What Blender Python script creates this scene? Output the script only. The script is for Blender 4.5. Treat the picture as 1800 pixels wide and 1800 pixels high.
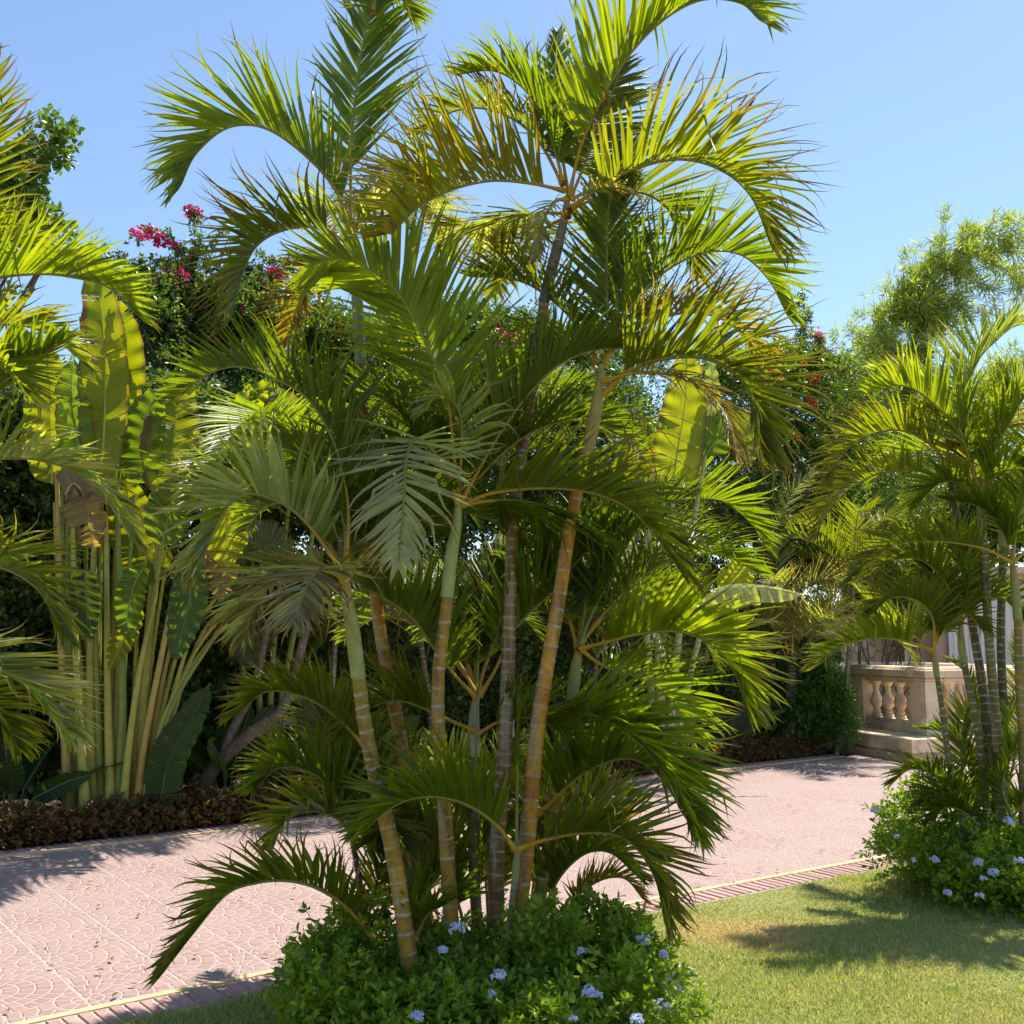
import bpy, math, random
import numpy as np
from mathutils import Vector

for o in list(bpy.data.objects):
    bpy.data.objects.remove(o)
SC = bpy.context.scene
COL = SC.collection
RS = np.random.RandomState(7)
random.seed(7)

# ------------------------------------------------------------ camera, sky, sun, exposure
F = 1890.0          # focal length in pixels of the 1800 px photograph
CAMH = 1.9
PITCH = math.atan(220 / F)
cam = bpy.data.cameras.new("camera")
cam.sensor_width = 36
cam.lens = 36 * F / 1800
cam.clip_end = 2000
cam.clip_start = 0.05
co = bpy.data.objects.new("camera", cam)
COL.objects.link(co)
co.location = (0, 0, CAMH)
co.rotation_euler = (math.pi / 2 + PITCH, 0, 0)
SC.camera = co

SUN_EL = math.radians(63)
SUN_H = Vector((0.62, 0.78)).normalized()
SUN_DIR = Vector((SUN_H.x * math.cos(SUN_EL), SUN_H.y * math.cos(SUN_EL), math.sin(SUN_EL)))
w = bpy.data.worlds.new("World")
SC.world = w
w.use_nodes = True
nt = w.node_tree
nt.nodes.clear()
sky = nt.nodes.new('ShaderNodeTexSky')
sky.sky_type = 'NISHITA'
sky.sun_disc = False
sky.sun_elevation = SUN_EL
sky.sun_rotation = math.atan2(SUN_H.x, SUN_H.y)
sky.air_density = 1.0
sky.dust_density = 0.35
sky.ozone_density = 3.0
bgn = nt.nodes.new('ShaderNodeBackground')
bgn.inputs[1].default_value = 0.125
wo = nt.nodes.new('ShaderNodeOutputWorld')
nt.links.new(sky.outputs[0], bgn.inputs[0])
nt.links.new(bgn.outputs[0], wo.inputs[0])
sd = bpy.data.lights.new("sun", 'SUN')
sd.energy = 4.6
sd.angle = math.radians(0.5)
sd.color = (1.0, 0.96, 0.88)
so = bpy.data.objects.new("sun", sd)
COL.objects.link(so)
so.rotation_euler = SUN_DIR.to_track_quat('Z', 'Y').to_euler()
so.location = (8, 8, 20)
SC.view_settings.view_transform = 'Standard'
SC.view_settings.look = 'None'
SC.view_settings.exposure = 0.75
SC.view_settings.gamma = 1
SC.cycles.max_bounces = 7
SC.cycles.diffuse_bounces = 4
SC.cycles.transmission_bounces = 5
SC.cycles.glossy_bounces = 2

# ------------------------------------------------------------ helpers
def pt(px, py, d):
    """pixel of the photo + distance along +Y -> world point"""
    x = (px - 900) / F
    y = (900 - py) / F
    dy = math.cos(PITCH) - y * math.sin(PITCH)
    dz = math.sin(PITCH) + y * math.cos(PITCH)
    k = d / dy
    return np.array([x * k, d, CAMH + dz * k])

def gd(px, py):
    """ground point under a pixel"""
    x = (px - 900) / F
    y = (900 - py) / F
    dy = math.cos(PITCH) - y * math.sin(PITCH)
    dz = math.sin(PITCH) + y * math.cos(PITCH)
    k = -CAMH / dz
    return np.array([x * k, dy * k, 0.0])

def yfar(px, off=0.0):
    m = (px - 900) / F
    return 13.2 / (1 - 0.83 * m) + off

ORI = {}
def tag(o, label=None, cat=None, group=None, kind=None):
    if label: o["label"] = label
    if cat: o["category"] = cat
    if group: o["group"] = group
    if kind: o["kind"] = kind
    return o

def root(name, loc, label, cat, group=None):
    o = bpy.data.objects.new(name, None)
    o.empty_display_size = 0.2
    COL.objects.link(o)
    o.location = [float(v) for v in loc]
    ORI[o.name] = np.array(loc, float)
    return tag(o, label, cat, group)

def nrm(a):
    return a / np.maximum(np.linalg.norm(a, axis=-1, keepdims=True), 1e-9)

def mesh(name, V, faces, mat, parent=None, col=None, uv=None, smooth=True, mats=None, midx=None):
    """faces: (n,k) int array or list of such arrays"""
    V = np.asarray(V, float).reshape(-1, 3)
    if parent is not None:
        org = ORI[parent.name]
        V = V - org
    else:
        org = np.zeros(3)
    if not isinstance(faces, (list, tuple)):
        faces = [faces]
    faces = [np.asarray(f, np.int32) for f in faces if len(f)]
    idx = np.concatenate([f.ravel() for f in faces])
    tot = np.concatenate([np.full(len(f), f.shape[1], np.int32) for f in faces])
    st = np.concatenate([[0], np.cumsum(tot)[:-1]]).astype(np.int32)
    me = bpy.data.meshes.new(name)
    me.vertices.add(len(V))
    me.vertices.foreach_set('co', V.astype(np.float32).ravel())
    me.loops.add(len(idx))
    me.loops.foreach_set('vertex_index', idx)
    me.polygons.add(len(tot))
    me.polygons.foreach_set('loop_start', st)
    me.polygons.foreach_set('loop_total', tot)
    if midx is not None:
        me.polygons.foreach_set('material_index', np.asarray(midx, np.int32))
    me.update(calc_edges=True)
    me.validate()
    me.polygons.foreach_set('use_smooth', np.full(len(me.polygons), bool(smooth)))
    if col is not None:
        a = me.attributes.new('tint', 'FLOAT_COLOR', 'POINT')
        c = np.asarray(col, float)
        if c.shape[-1] == 3:
            c = np.concatenate([c, np.ones((len(c), 1))], 1)
        a.data.foreach_set('color', c.astype(np.float32).ravel())
    if uv is not None:
        ul = me.uv_layers.new(name='UVMap')
        ul.data.foreach_set('uv', np.asarray(uv, np.float32)[idx].ravel())
    for m in (mats or [mat]):
        me.materials.append(m)
    o = bpy.data.objects.new(name, me)
    COL.objects.link(o)
    if parent is not None:
        o.parent = parent
    ORI[o.name] = org
    return o

class Acc:
    """collects vertex/face/colour arrays for one mesh"""
    def __init__(s):
        s.V, s.F, s.C, s.U, s.M = [], [], [], [], []
        s.n = 0
    def add(s, V, F, C=None, U=None, m=0):
        V = np.asarray(V, float).reshape(-1, 3)
        F = np.asarray(F, np.int32)
        s.V.append(V); s.F.append(F + s.n)
        s.M.append(np.full(len(F), m))
        if C is not None:
            C = np.asarray(C, float)
            if C.ndim == 1: C = np.tile(C, (len(V), 1))
            s.C.append(C)
        if U is not None: s.U.append(U)
        s.n += len(V)
    def build(s, name, mat, parent=None, smooth=True, mats=None):
        return mesh(name, np.concatenate(s.V), s.F, mat, parent,
                    np.concatenate(s.C) if s.C else None,
                    np.concatenate(s.U) if s.U else None, smooth, mats,
                    np.concatenate(s.M) if mats else None)

def spline(P, n=60):
    """Catmull-Rom through P, resampled to n evenly spaced points"""
    P = np.asarray(P, float)
    Q = np.vstack([2 * P[0] - P[1], P, 2 * P[-1] - P[-2]])
    out = []
    for i in range(1, len(Q) - 2):
        t = np.linspace(0, 1, 24, endpoint=False)[:, None]
        p0, p1, p2, p3 = Q[i-1], Q[i], Q[i+1], Q[i+2]
        out.append(0.5 * ((2*p1) + (-p0+p2)*t + (2*p0-5*p1+4*p2-p3)*t*t + (-p0+3*p1-3*p2+p3)*t**3))
    out.append(P[-1][None])
    C = np.vstack(out)
    s = np.concatenate([[0], np.cumsum(np.linalg.norm(np.diff(C, axis=0), axis=1))])
    u = np.linspace(0, s[-1], n)
    return np.stack([np.interp(u, s, C[:, k]) for k in range(3)], 1), s[-1]

def tangents(C):
    return nrm(np.gradient(C, axis=0))

def frames(C):
    T = tangents(C)
    ref = np.array([0.31, -0.2, 0.93]) if abs(T[0][2]) < 0.9 else np.array([1.0, 0.1, 0])
    A = nrm(np.cross(T, ref)); B = np.cross(T, A)
    return T, A, B

def tube(C, R, k=10, cap=False):
    """returns V, F (quads), and per vertex ring index"""
    n = len(C)
    R = np.broadcast_to(np.asarray(R, float), (n,))
    T, A, B = frames(C)
    th = np.linspace(0, 2*np.pi, k, endpoint=False)
    V = C[:, None] + R[:, None, None] * (np.cos(th)[None, :, None] * A[:, None] + np.sin(th)[None, :, None] * B[:, None])
    i = np.arange(n-1)[:, None] * k
    j = np.arange(k)[None]
    j2 = (j + 1) % k
    Fq = np.stack([i + j, i + j2, i + k + j2, i + k + j], -1).reshape(-1, 4)
    return V.reshape(-1, 3), Fq

# ------------------------------------------------------------ materials
def nodes(name):
    m = bpy.data.materials.new(name)
    m.use_nodes = True
    t = m.node_tree
    t.nodes.clear()
    out = t.nodes.new('ShaderNodeOutputMaterial')
    return m, t, out

def N(t, typ, **kw):
    n = t.nodes.new(typ)
    for k, v in kw.items():
        if k.startswith('i_'):
            key = k[2:]
            n.inputs[int(key) if key.isdigit() else key].default_value = v
        else:
            setattr(n, k, v)
    return n

def math_n(t, op, a, b=None, c=None):
    n = t.nodes.new('ShaderNodeMath'); n.operation = op
    for i, v in enumerate((a, b, c)):
        if v is None: continue
        if isinstance(v, (int, float)): n.inputs[i].default_value = v
        else: t.links.new(v, n.inputs[i])
    return n.outputs[0]

def mixc(t, f, a, b, mode='MIX'):
    n = t.nodes.new('ShaderNodeMix'); n.data_type = 'RGBA'; n.blend_type = mode
    for i, v in ((0, f), (6, a), (7, b)):
        if isinstance(v, (int, float)): n.inputs[i].default_value = v
        elif isinstance(v, tuple): n.inputs[i].default_value = (*v, 1)
        else: t.links.new(v, n.inputs[i])
    return n.outputs[2]

def leaf_mat(name, trans=0.5, rough=0.38, spec=0.5, tcol=(2.6, 2.3, 0.5), nscale=9, var=0.35, stripe=False):
    """foliage: colour from the leaf's own tint, sheen on the surface, light passing through the blade"""
    m, t, out = nodes(name)
    at = N(t, 'ShaderNodeAttribute', attribute_name='tint')
    tc = N(t, 'ShaderNodeTexCoord')
    no = N(t, 'ShaderNodeTexNoise'); no.inputs['Scale'].default_value = nscale; no.inputs['Detail'].default_value = 3
    t.links.new(tc.outputs['Object'], no.inputs['Vector'])
    k = math_n(t, 'MULTIPLY_ADD', no.outputs['Fac'], var * 2, 1 - var)
    c = mixc(t, 1.0, at.outputs['Color'], (1, 1, 1), 'MULTIPLY')
    cc = N(t, 'ShaderNodeVectorMath', operation='SCALE')
    t.links.new(c, cc.inputs[0]); t.links.new(k, cc.inputs['Scale'])
    base = cc.outputs[0]
    bump = None
    if stripe:
        uv = N(t, 'ShaderNodeUVMap')
        sp = N(t, 'ShaderNodeSeparateXYZ'); t.links.new(uv.outputs[0], sp.inputs[0])
        sw = math_n(t, 'SINE', math_n(t, 'MULTIPLY', sp.outputs[1], 2 * math.pi))
        k2 = math_n(t, 'MULTIPLY_ADD', sw, 0.13, 0.95)
        c2 = N(t, 'ShaderNodeVectorMath', operation='SCALE')
        t.links.new(base, c2.inputs[0]); t.links.new(k2, c2.inputs['Scale'])
        base = c2.outputs[0]
        bump = N(t, 'ShaderNodeBump'); bump.inputs['Strength'].default_value = 0.35; bump.inputs['Distance'].default_value = 0.01
        t.links.new(sw, bump.inputs['Height'])
    p = N(t, 'ShaderNodeBsdfPrincipled')
    p.inputs['Roughness'].default_value = rough
    p.inputs['Specular IOR Level'].default_value = spec
    t.links.new(base, p.inputs['Base Color'])
    if bump: t.links.new(bump.outputs[0], p.inputs['Normal'])
    tr = N(t, 'ShaderNodeBsdfTranslucent')
    tm = N(t, 'ShaderNodeVectorMath', operation='MULTIPLY')
    tm.inputs[1].default_value = tcol
    t.links.new(base, tm.inputs[0]); t.links.new(tm.outputs[0], tr.inputs[0])
    mx = N(t, 'ShaderNodeMixShader'); mx.inputs[0].default_value = trans
    t.links.new(p.outputs[0], mx.inputs[1]); t.links.new(tr.outputs[0], mx.inputs[2])
    t.links.new(mx.outputs[0], out.inputs[0])
    return m

def surf_mat(name, c1, c2, scale=8, rough=0.8, bump=0.3, dist=0.01, tint=False, spec=0.3, detail=6, c3=None, s3=1.5):
    m, t, out = nodes(name)
    tc = N(t, 'ShaderNodeTexCoord')
    no = N(t, 'ShaderNodeTexNoise'); no.inputs['Scale'].default_value = scale; no.inputs['Detail'].default_value = detail
    t.links.new(tc.outputs['Object'], no.inputs['Vector'])
    rp = N(t, 'ShaderNodeMapRange'); rp.inputs[1].default_value = 0.3; rp.inputs[2].default_value = 0.7
    t.links.new(no.outputs['Fac'], rp.inputs[0])
    c = mixc(t, rp.outputs[0], c1, c2)
    if c3:
        n3 = N(t, 'ShaderNodeTexNoise'); n3.inputs['Scale'].default_value = s3; n3.inputs['Detail'].default_value = 4
        t.links.new(tc.outputs['Object'], n3.inputs['Vector'])
        r3 = N(t, 'ShaderNodeMapRange'); r3.inputs[1].default_value = 0.48; r3.inputs[2].default_value = 0.62
        t.links.new(n3.outputs['Fac'], r3.inputs[0])
        c = mixc(t, r3.outputs[0], c, c3)
    if tint:
        at = N(t, 'ShaderNodeAttribute', attribute_name='tint')
        c = mixc(t, 1.0, c, at.outputs['Color'], 'MULTIPLY')
    p = N(t, 'ShaderNodeBsdfPrincipled')
    p.inputs['Roughness'].default_value = rough
    p.inputs['Specular IOR Level'].default_value = spec
    t.links.new(c, p.inputs['Base Color'])
    b = N(t, 'ShaderNodeBump'); b.inputs['Strength'].default_value = bump; b.inputs['Distance'].default_value = dist
    t.links.new(no.outputs['Fac'], b.inputs['Height']); t.links.new(b.outputs[0], p.inputs['Normal'])
    t.links.new(p.outputs[0], out.inputs[0])
    return m

M_PALM = leaf_mat('palm_leaflet', 0.54, 0.36, 0.36, (2.35, 2.35, 0.35), 7, 0.25)
M_BROAD = leaf_mat('broad_leaf', 0.5, 0.42, 0.45, (2.6, 2.3, 0.35), 5, 0.2, stripe=True)
M_LEAF = leaf_mat('shrub_leaf', 0.38, 0.36, 0.42, (2.3, 2.3, 0.5), 14, 0.3)
M_PETAL = leaf_mat('petal', 0.35, 0.6, 0.2, (1.1, 1.1, 1.1), 20, 0.1)
M_GRASS = leaf_mat('grass_blade', 0.35, 0.5, 0.3, (1.5, 1.5, 0.6), 1.3, 0.25)
M_RACHIS = surf_mat('rachis_skin', (1, 1, 1), (0.8, 0.8, 0.8), 30, 0.45, 0.1, tint=True, spec=0.4)
M_TRUNK = surf_mat('palm_trunk_skin', (1.1, 1.1, 1.1), (0.72, 0.7, 0.68), 34, 0.6, 0.5, 0.006, tint=True)
M_SHAFT = surf_mat('crownshaft_skin', (1.05, 1.05, 1.0), (0.78, 0.78, 0.75), 11, 0.5, 0.15, 0.004, tint=True, spec=0.35)
M_BARK = surf_mat('bark', (0.16, 0.12, 0.09), (0.07, 0.055, 0.045), 14, 0.9, 0.8, 0.02)
M_STONE = surf_mat('carved_stone', (0.86, 0.68, 0.45), (0.76, 0.58, 0.37), 5, 0.75, 0.35, 0.006, c3=(0.56, 0.42, 0.29), s3=2.2)
M_PINKSTONE = surf_mat('pink_stone', (0.58, 0.40, 0.31), (0.47, 0.31, 0.24), 9, 0.6, 0.25, 0.004)
M_PLASTER = surf_mat('villa_plaster', (0.66, 0.46, 0.33), (0.60, 0.41, 0.29), 3, 0.85, 0.2, 0.004)
M_WHITE = surf_mat('white_paint', (0.80, 0.76, 0.70), (0.72, 0.68, 0.62), 4, 0.6, 0.1)
M_GLASS = surf_mat('window_glass', (0.04, 0.05, 0.06), (0.05, 0.06, 0.07), 2, 0.1, 0.0, spec=0.7)
M_SOIL = surf_mat('soil', (0.10, 0.07, 0.05), (0.05, 0.036, 0.026), 12, 0.95, 0.8, 0.03)

# ------------------------------------------------------------ palm builders
GREEN = np.array([0.122, 0.155, 0.012])
DEEP = np.array([0.088, 0.125, 0.012])
BRIGHT = np.array([0.150, 0.205, 0.014])
YELLOW = np.array([0.215, 0.24, 0.016])
ORANGE = np.array([0.23, 0.145, 0.015])
OLIVE = np.array([0.132, 0.140, 0.020])
GREY = np.array([0.34, 0.35, 0.23])  # dry grey fronds; on live ones, silvery sun sheen put into the colour
BROWN = np.array([0.12, 0.070, 0.035])
TAN = np.array([0.34, 0.26, 0.15])
CLR = dict(G=GREEN, D=DEEP, B=BRIGHT, Y=YELLOW, O=ORANGE, L=OLIVE, S=GREY, T=TAN, W=BROWN)
PET_O = np.array([0.50, 0.27, 0.02]); PET_G = np.array([0.20, 0.22, 0.05])

def frond(parent, P, L=0.55, n=40, vee=48, roll=0, droop=0.35, W=0.036, clr='G', clr2=None, pf=0.18,
          tips=0.25, rr=0.013, pet=PET_O, curl=0.25, gaps=0.0, ph=(66, 26), label=None, seg=7, face=False):
    L = L * 1.2; n = int(n * 1.4); W = W * .71; droop = droop * .42; rr = rr * .68
    """one pinnate frond: rachis through P, two rows of folded leaflets held in a V"""
    C, ln = spline(P, 72)
    T = tangents(C)
    h = C[-1] - C[0]; h = np.array([h[0], h[1], 0.0])
    if np.linalg.norm(h) < 0.1: h = np.array([1.0, 0.3, 0])
    s0 = np.cross(h, [0, 0, 1]); s0 = s0 / np.linalg.norm(s0)
    S = nrm(s0[None] - (T @ s0)[:, None] * T)
    if face: S = nrm(np.cross(T, np.array([0.12, 1.0, 0.0])))
    Nn = np.cross(S, T)
    ra = math.radians(roll)
    S, Nn = S * math.cos(ra) + Nn * math.sin(ra), Nn * math.cos(ra) - S * math.sin(ra)
    ca, cb = CLR[clr], CLR[clr2 or clr]
    acc = Acc()
    for sg in (1, -1):
        r = np.linspace(0.0, 1, n) + RS.uniform(-0.3, 0.3, n) / n
        r = np.clip(r, 0, 1)
        if gaps > 0:
            r = r[RS.rand(len(r)) > gaps]
        m = len(r)
        u = (pf + (1 - pf) * r) * 71
        i0 = np.clip(u.astype(int), 0, 70); fr = (u - i0)[:, None]
        c = C[i0] * (1 - fr) + C[i0 + 1] * fr
        tt, ss, nn = T[i0], S[i0] * sg, Nn[i0]
        prof = np.minimum(1, 0.62 + 1.5 * r) * (1 - 0.74 * r ** 2.2)
        le = L * prof * RS.uniform(0.9, 1.07, m)
        phi = np.radians(ph[0] + (ph[1] - ph[0]) * r ** 0.9 + RS.normal(0, 3.6, m) + 5 * np.sin(r * RS.uniform(15, 30) + RS.uniform(0, 6)))
        ve = np.radians(vee * (1 - 0.35 * r) + RS.normal(0, 8.0, m))
        d = np.cos(phi)[:, None] * tt + np.sin(phi)[:, None] * (np.cos(ve)[:, None] * ss + np.sin(ve)[:, None] * nn)
        d = nrm(d)
        wv = nrm(tt - np.sum(tt * d, 1)[:, None] * d)
        dr = droop * RS.uniform(0.65, 1.35, m)
        cu = RS.normal(0, 1, (m, 3)) * curl
        K = seg
        pos = c.copy(); rows = []
        dead = RS.rand(m) < tips * 0.5
        tipb = np.clip(RS.normal(tips, 0.12, m), 0.0, 0.9)
        wmul = RS.uniform(0.75, 1.15, m)
        brk = np.where(RS.rand(m) < .06, RS.randint(3, 6, m), 99)
        rnd = RS.rand(m)
        for k in range(K + 1):
            s = k / K
            wd = W * wmul * (0.45 + 0.55 * min(1, s / 0.18)) * (1 - max(0, (s - 0.25) / 0.75) ** 1.25) + .0012 * (0.6 + 0.4 * prof)
            wd = wd * (1 - 0.5 * tips * s)
            nrmv = np.cross(wv, d)
            fo = 0.22 * wd[:, None] * nrmv * np.sign(np.sum(nrmv * nn, 1))[:, None]
            rows.append((pos - wv * wd[:, None] * 0.5 + fo, pos - fo * 0.8, pos + wv * wd[:, None] * 0.5 + fo, s))
            st = le / K
            d = nrm(d + np.array([0, 0, -1.0]) * (dr * (0.25 + 1.5 * s) / K * 1.6)[:, None] + cu * (s ** 3) * (1.0 / K) * 6)
            wv = nrm(wv - np.sum(wv * d, 1)[:, None] * d)
            d = np.where((brk == k)[:, None], nrm(d * .35 + np.array([0, 0, -1.0])), d)
            pos = pos + d * st[:, None]
        V = np.stack([np.stack(rw[:3], 1) for rw in rows], 1)      # m, K+1, 3, 3
        col = np.zeros((m, K + 1, 3, 3))
        for k in range(K + 1):
            s = k / K
            base = ca * (1 - rnd[:, None]) + cb * rnd[:, None]
            base = base * RS.uniform(0.88, 1.12, (m, 1))
            tb = np.clip((s - (1 - tipb)) / 0.16, 0, 1)[:, None]
            yb = np.clip((s - (1 - tipb * 1.7)) / 0.25, 0, 1)[:, None] * (0.4 if tips > 0.12 else 0.15)
            cc = base * (1 - yb) + (base * 0.3 + ORANGE * 0.5) * yb
            cc = cc * (1 - tb) + np.where(dead[:, None], TAN * 0.75, BROWN) * tb
            col[:, k] = cc[:, None]
        b = (np.arange(m) * (K + 1) * 3)[:, None, None] + (np.arange(K) * 3)[None, :, None] + np.arange(2)[None, None]
        Fq = np.stack([b, b + 1, b + 4, b + 3], -1).reshape(-1, 4)
        acc.add(V.reshape(-1, 3), Fq, col.reshape(-1, 3))
    o = acc.build('frond', M_PALM, parent)
    if label: o['label'] = label
    f = np.linspace(0, 1, 72)
    V, Fq = tube(C, rr * (1.15 - f) ** 0.8 + 0.0015 + 0.01 * np.clip(1 - f / 0.06, 0, 1), 6)
    g_ = np.clip((f - pf * .6) / .25, 0, 1)[:, None]
    cr = pet[None] * (1 - g_) + (0.2 * pet + 0.7 * PET_G)[None] * g_
    mesh('rachis', V, Fq, M_RACHIS, o, np.repeat(cr, 6, 0))
    return o

def pxf(parent, pts, d0, dz=0.0, **kw):
    """frond through photo pixels, depth running from d0 to d0+dz"""
    n = len(pts)
    P = [pt(x, y, d0 + dz * (i / (n - 1)) ** 1.2) for i, (x, y) in enumerate(pts)]
    return frond(parent, P, **kw)

def auto_frond(parent, head, az, el, ln, bend=1.5, **kw):
    """arching frond from a head point"""
    a = math.radians(az); e = math.radians(el)
    p = np.array(head, float); P = [p.copy()]
    for i in range(6):
        P.append(P[-1] + np.array([math.cos(a) * math.cos(e), math.sin(a) * math.cos(e), math.sin(e)]) * ln / 6)
        e -= bend / 6 * (0.4 + 0.25 * i)
    return frond(parent, P, **kw)

def trunk(parent, P, r0, r1, spacing=0.10, ca=(0.42, 0.20, 0.03), cb=(0.17, 0.10, 0.05), peel=0.35, green=0.0):
    """ringed cane: swollen pale leaf scars, orange skin, grey peeling bark"""
    C, ln = spline(P, 40)
    n = int(ln / 0.0055) + 2; r0 *= .9; r1 *= .9
    C, ln = spline(P, n)
    s = np.linspace(0, ln, n)
    ring = np.zeros(n); TH = np.linspace(0, 2 * np.pi, 18, endpoint=False); ring2 = np.zeros((n, 18))
    pos = 0.02; segid = np.zeros(n); q = 0
    hi = []
    while pos < ln:
        hi.append(pos)
        hw = RS.uniform(.65, 1)
        tl, tp_ = RS.uniform(.001, .007), RS.uniform(0, 6.28)
        dd_ = s[:, None] - pos - tl * np.sin(TH[None] + tp_)
        ring2 = np.maximum(ring2, hw * np.exp(-(dd_ / RS.uniform(.0045, .007)) ** 2) * (.65 + .35 * np.sin(TH[None] * RS.randint(1, 4) + tp_ * 3)))
        ring += np.exp(-((s - pos) / 0.0075) ** 2)
        segid[s > pos] = q; q += 1
        pos += spacing * RS.uniform(0.6, 1.35) * (1.0 - 0.25 * pos / ln)
    ring = np.clip(ring, 0, 1)
    R = (r0 + (r1 - r0) * (s / ln) + 0.010 * np.exp(-s / 0.12)) * (1 + 0.05 * ring)
    C = C + 0.004 * np.stack([np.sin(s * 5 + q), np.cos(s * 4.1), 0 * s], 1)
    k = 18
    V, Fq = tube(C, R, k)
    ca, cb = np.array(ca), np.array(cb)
    rs = RS.rand(q + 2)
    base = ca[None] * (1 - rs[segid.astype(int)][:, None]) + cb[None] * rs[segid.astype(int)][:, None]
    base = base * (1 - green * (s / ln)[:, None]) + np.array([0.11, 0.14, 0.035]) * green * (s / ln)[:, None]
    col = np.repeat(base[:, None], k, 1)
    th = np.linspace(0, 2 * np.pi, k, endpoint=False)
    a0, a1, a2 = RS.uniform(0, 6.28, 3)
    pm = 0.5 + 0.5 * np.cos(th[None] - a0 - 1.1 * np.sin(s[:, None] * 1.7 + a1)) + 0.35 * np.sin(s[:, None] * 9 + th[None] * 2 + a2) \
        + 0.25 * RS.rand(n, k) + 0.3 * np.sin(th[None] * 7 + s[:, None] * 1.5)
    pk = np.clip((pm - (1.52 - peel * 1.05)) / 0.12, 0, 1)
    pk = pk[..., None] * np.clip(1.5 - 1.6 * s / ln, 0.0, 1)[:, None, None]
    gry = np.array([0.36, 0.31, 0.23]) * (0.7 + 0.5 * RS.rand(n, k, 1))
    col = col * (1 - pk) + gry * pk
    rk = np.clip(ring2 * 2.0 - 0.2 + 0.4 * (RS.rand(n, k) - 0.5), 0, 1)[..., None]
    st_ = np.clip(np.sin(s[:, None] * 3.1 + a1) * np.cos(th[None] * 2 + s[:, None] * 6 + a2) * 1.2 + RS.normal(0, .25, (n, k)) - .45, 0, .75)[..., None]
    col = col * (1 - st_) + np.array([.10, .075, .045]) * st_
    col = col * (1 - rk) + np.array([0.44, 0.41, 0.34]) * rk
    return mesh('trunk', V, Fq, M_TRUNK, parent, col.reshape(-1, 3))

def shaft(parent, P, r0, r1, ca=(0.27, 0.30, 0.12), cb=(0.34, 0.24, 0.06)):
    C, ln = spline(P, 30)
    f = np.linspace(0, 1, 30)
    r0 *= .9; r1 *= .9
    R = r0 + (r1 - r0) * f + 0.007 * np.sin(f * math.pi) ** 1.5
    V, Fq = tube(C, R, 14)
    c = np.array(ca)[None] * (1 - f[:, None] ** 1.5) + np.array(cb)[None] * f[:, None] ** 1.5
    c = np.repeat(c, 14, 0) * RS.uniform(0.9, 1.1, (30 * 14, 1))
    return mesh('crownshaft', V, Fq, M_SHAFT, parent, c)

def pp(pts, d):
    if not isinstance(d, (tuple, list)): d = (d, d)
    n = len(pts)
    return [pt(x, y, d[0] + (d[1] - d[0]) * i / (n - 1)) for i, (x, y) in enumerate(pts)]

def palm(label, tr, d, sh, r0=0.045, r1=0.03, group='canes of the middle palm clump', pet=PET_O, cat='palm', sc=None, **kw):
    """cane palm: tr = pixels of the cane from the soil up, sh = pixels of the crownshaft"""
    P = pp(tr, d)
    g = P[0].copy(); base = np.array([P[0][0] - (P[1][0] - P[0][0]) * 0.3, P[0][1], -0.02])
    t = root('cane_palm', base, label, cat, group)
    trunk(t, [base] + P, r0, r1, **kw)
    dd = d if not isinstance(d, (tuple, list)) else d[1]
    if sh:
        Q = [P[-1]] + pp(sh, dd)
        shaft(t, Q, r1 * 1.12, r1 * 0.6, **(sc or {}))
    return t

# ------------------------------------------------------------ leaves in masses
def rdir(n):
    return nrm(RS.normal(0, 1, (n, 3)))

def leaves(acc, pos, d, ll, lw, cols, oval=False, up=0.6):
    """one blade per row of pos, pointing along d"""
    n = len(pos)
    d = nrm(d)
    upv = nrm(np.array([0, 0, 1.0]) * up + RS.normal(0, 0.45, (n, 3)))
    sd = nrm(np.cross(d, upv)); nn = np.cross(sd, d)
    L = (ll * RS.uniform(0.65, 1.25, n))[:, None]; W = (lw * RS.uniform(0.7, 1.2, n))[:, None]
    if oval:
        prof = [(0, 0, 0), (0.22, 0.33, 0.05), (0.55, 0.5, 0.06), (0.82, 0.32, 0.0), (1.0, 0, -0.10)]
        V = [pos]
        for t, w_, z in prof[1:4]:
            c = pos + d * L * t + nn * L * z
            V += [c - sd * W * w_ + nn * W * 0.15, c, c + sd * W * w_ + nn * W * 0.15]
        V.append(pos + d * L + nn * L * prof[4][2])
        V = np.stack(V, 1)
        b = (np.arange(n) * 11)[:, None, None]
        quads = np.array([[1, 2, 5, 4], [2, 3, 6, 5], [4, 5, 8, 7], [5, 6, 9, 8]])
        tris = np.array([[0, 2, 1], [0, 3, 2], [7, 8, 10], [8, 9, 10]])
        k = 11
        Fs = [(b + quads[None]).reshape(-1, 4), (b + tris[None]).reshape(-1, 3)]
    else:
        m = pos + d * L * 0.42
        V = np.stack([pos, m - sd * W * 0.5 + nn * W * 0.12, pos + d * L - nn * L * 0.08, m + sd * W * 0.5 + nn * W * 0.12], 1)
        k = 4
        b = (np.arange(n) * 4)[:, None, None]
        Fs = [(b + np.array([[0, 2, 1], [0, 3, 2]])[None]).reshape(-1, 3)]
    cols = np.asarray(cols, float)
    ci = RS.randint(0, len(cols), n); cj = RS.randint(0, len(cols), n); f = RS.rand(n)[:, None]
    c = (cols[ci] * f + cols[cj] * (1 - f)) * RS.uniform(0.8, 1.2, (n, 1))
    c = np.repeat(c, k, 0)
    acc.V.append(V.reshape(-1, 3)); acc.C.append(c)
    for Fq in Fs: acc.F.append(Fq + acc.n)
    acc.n += n * k

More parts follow.
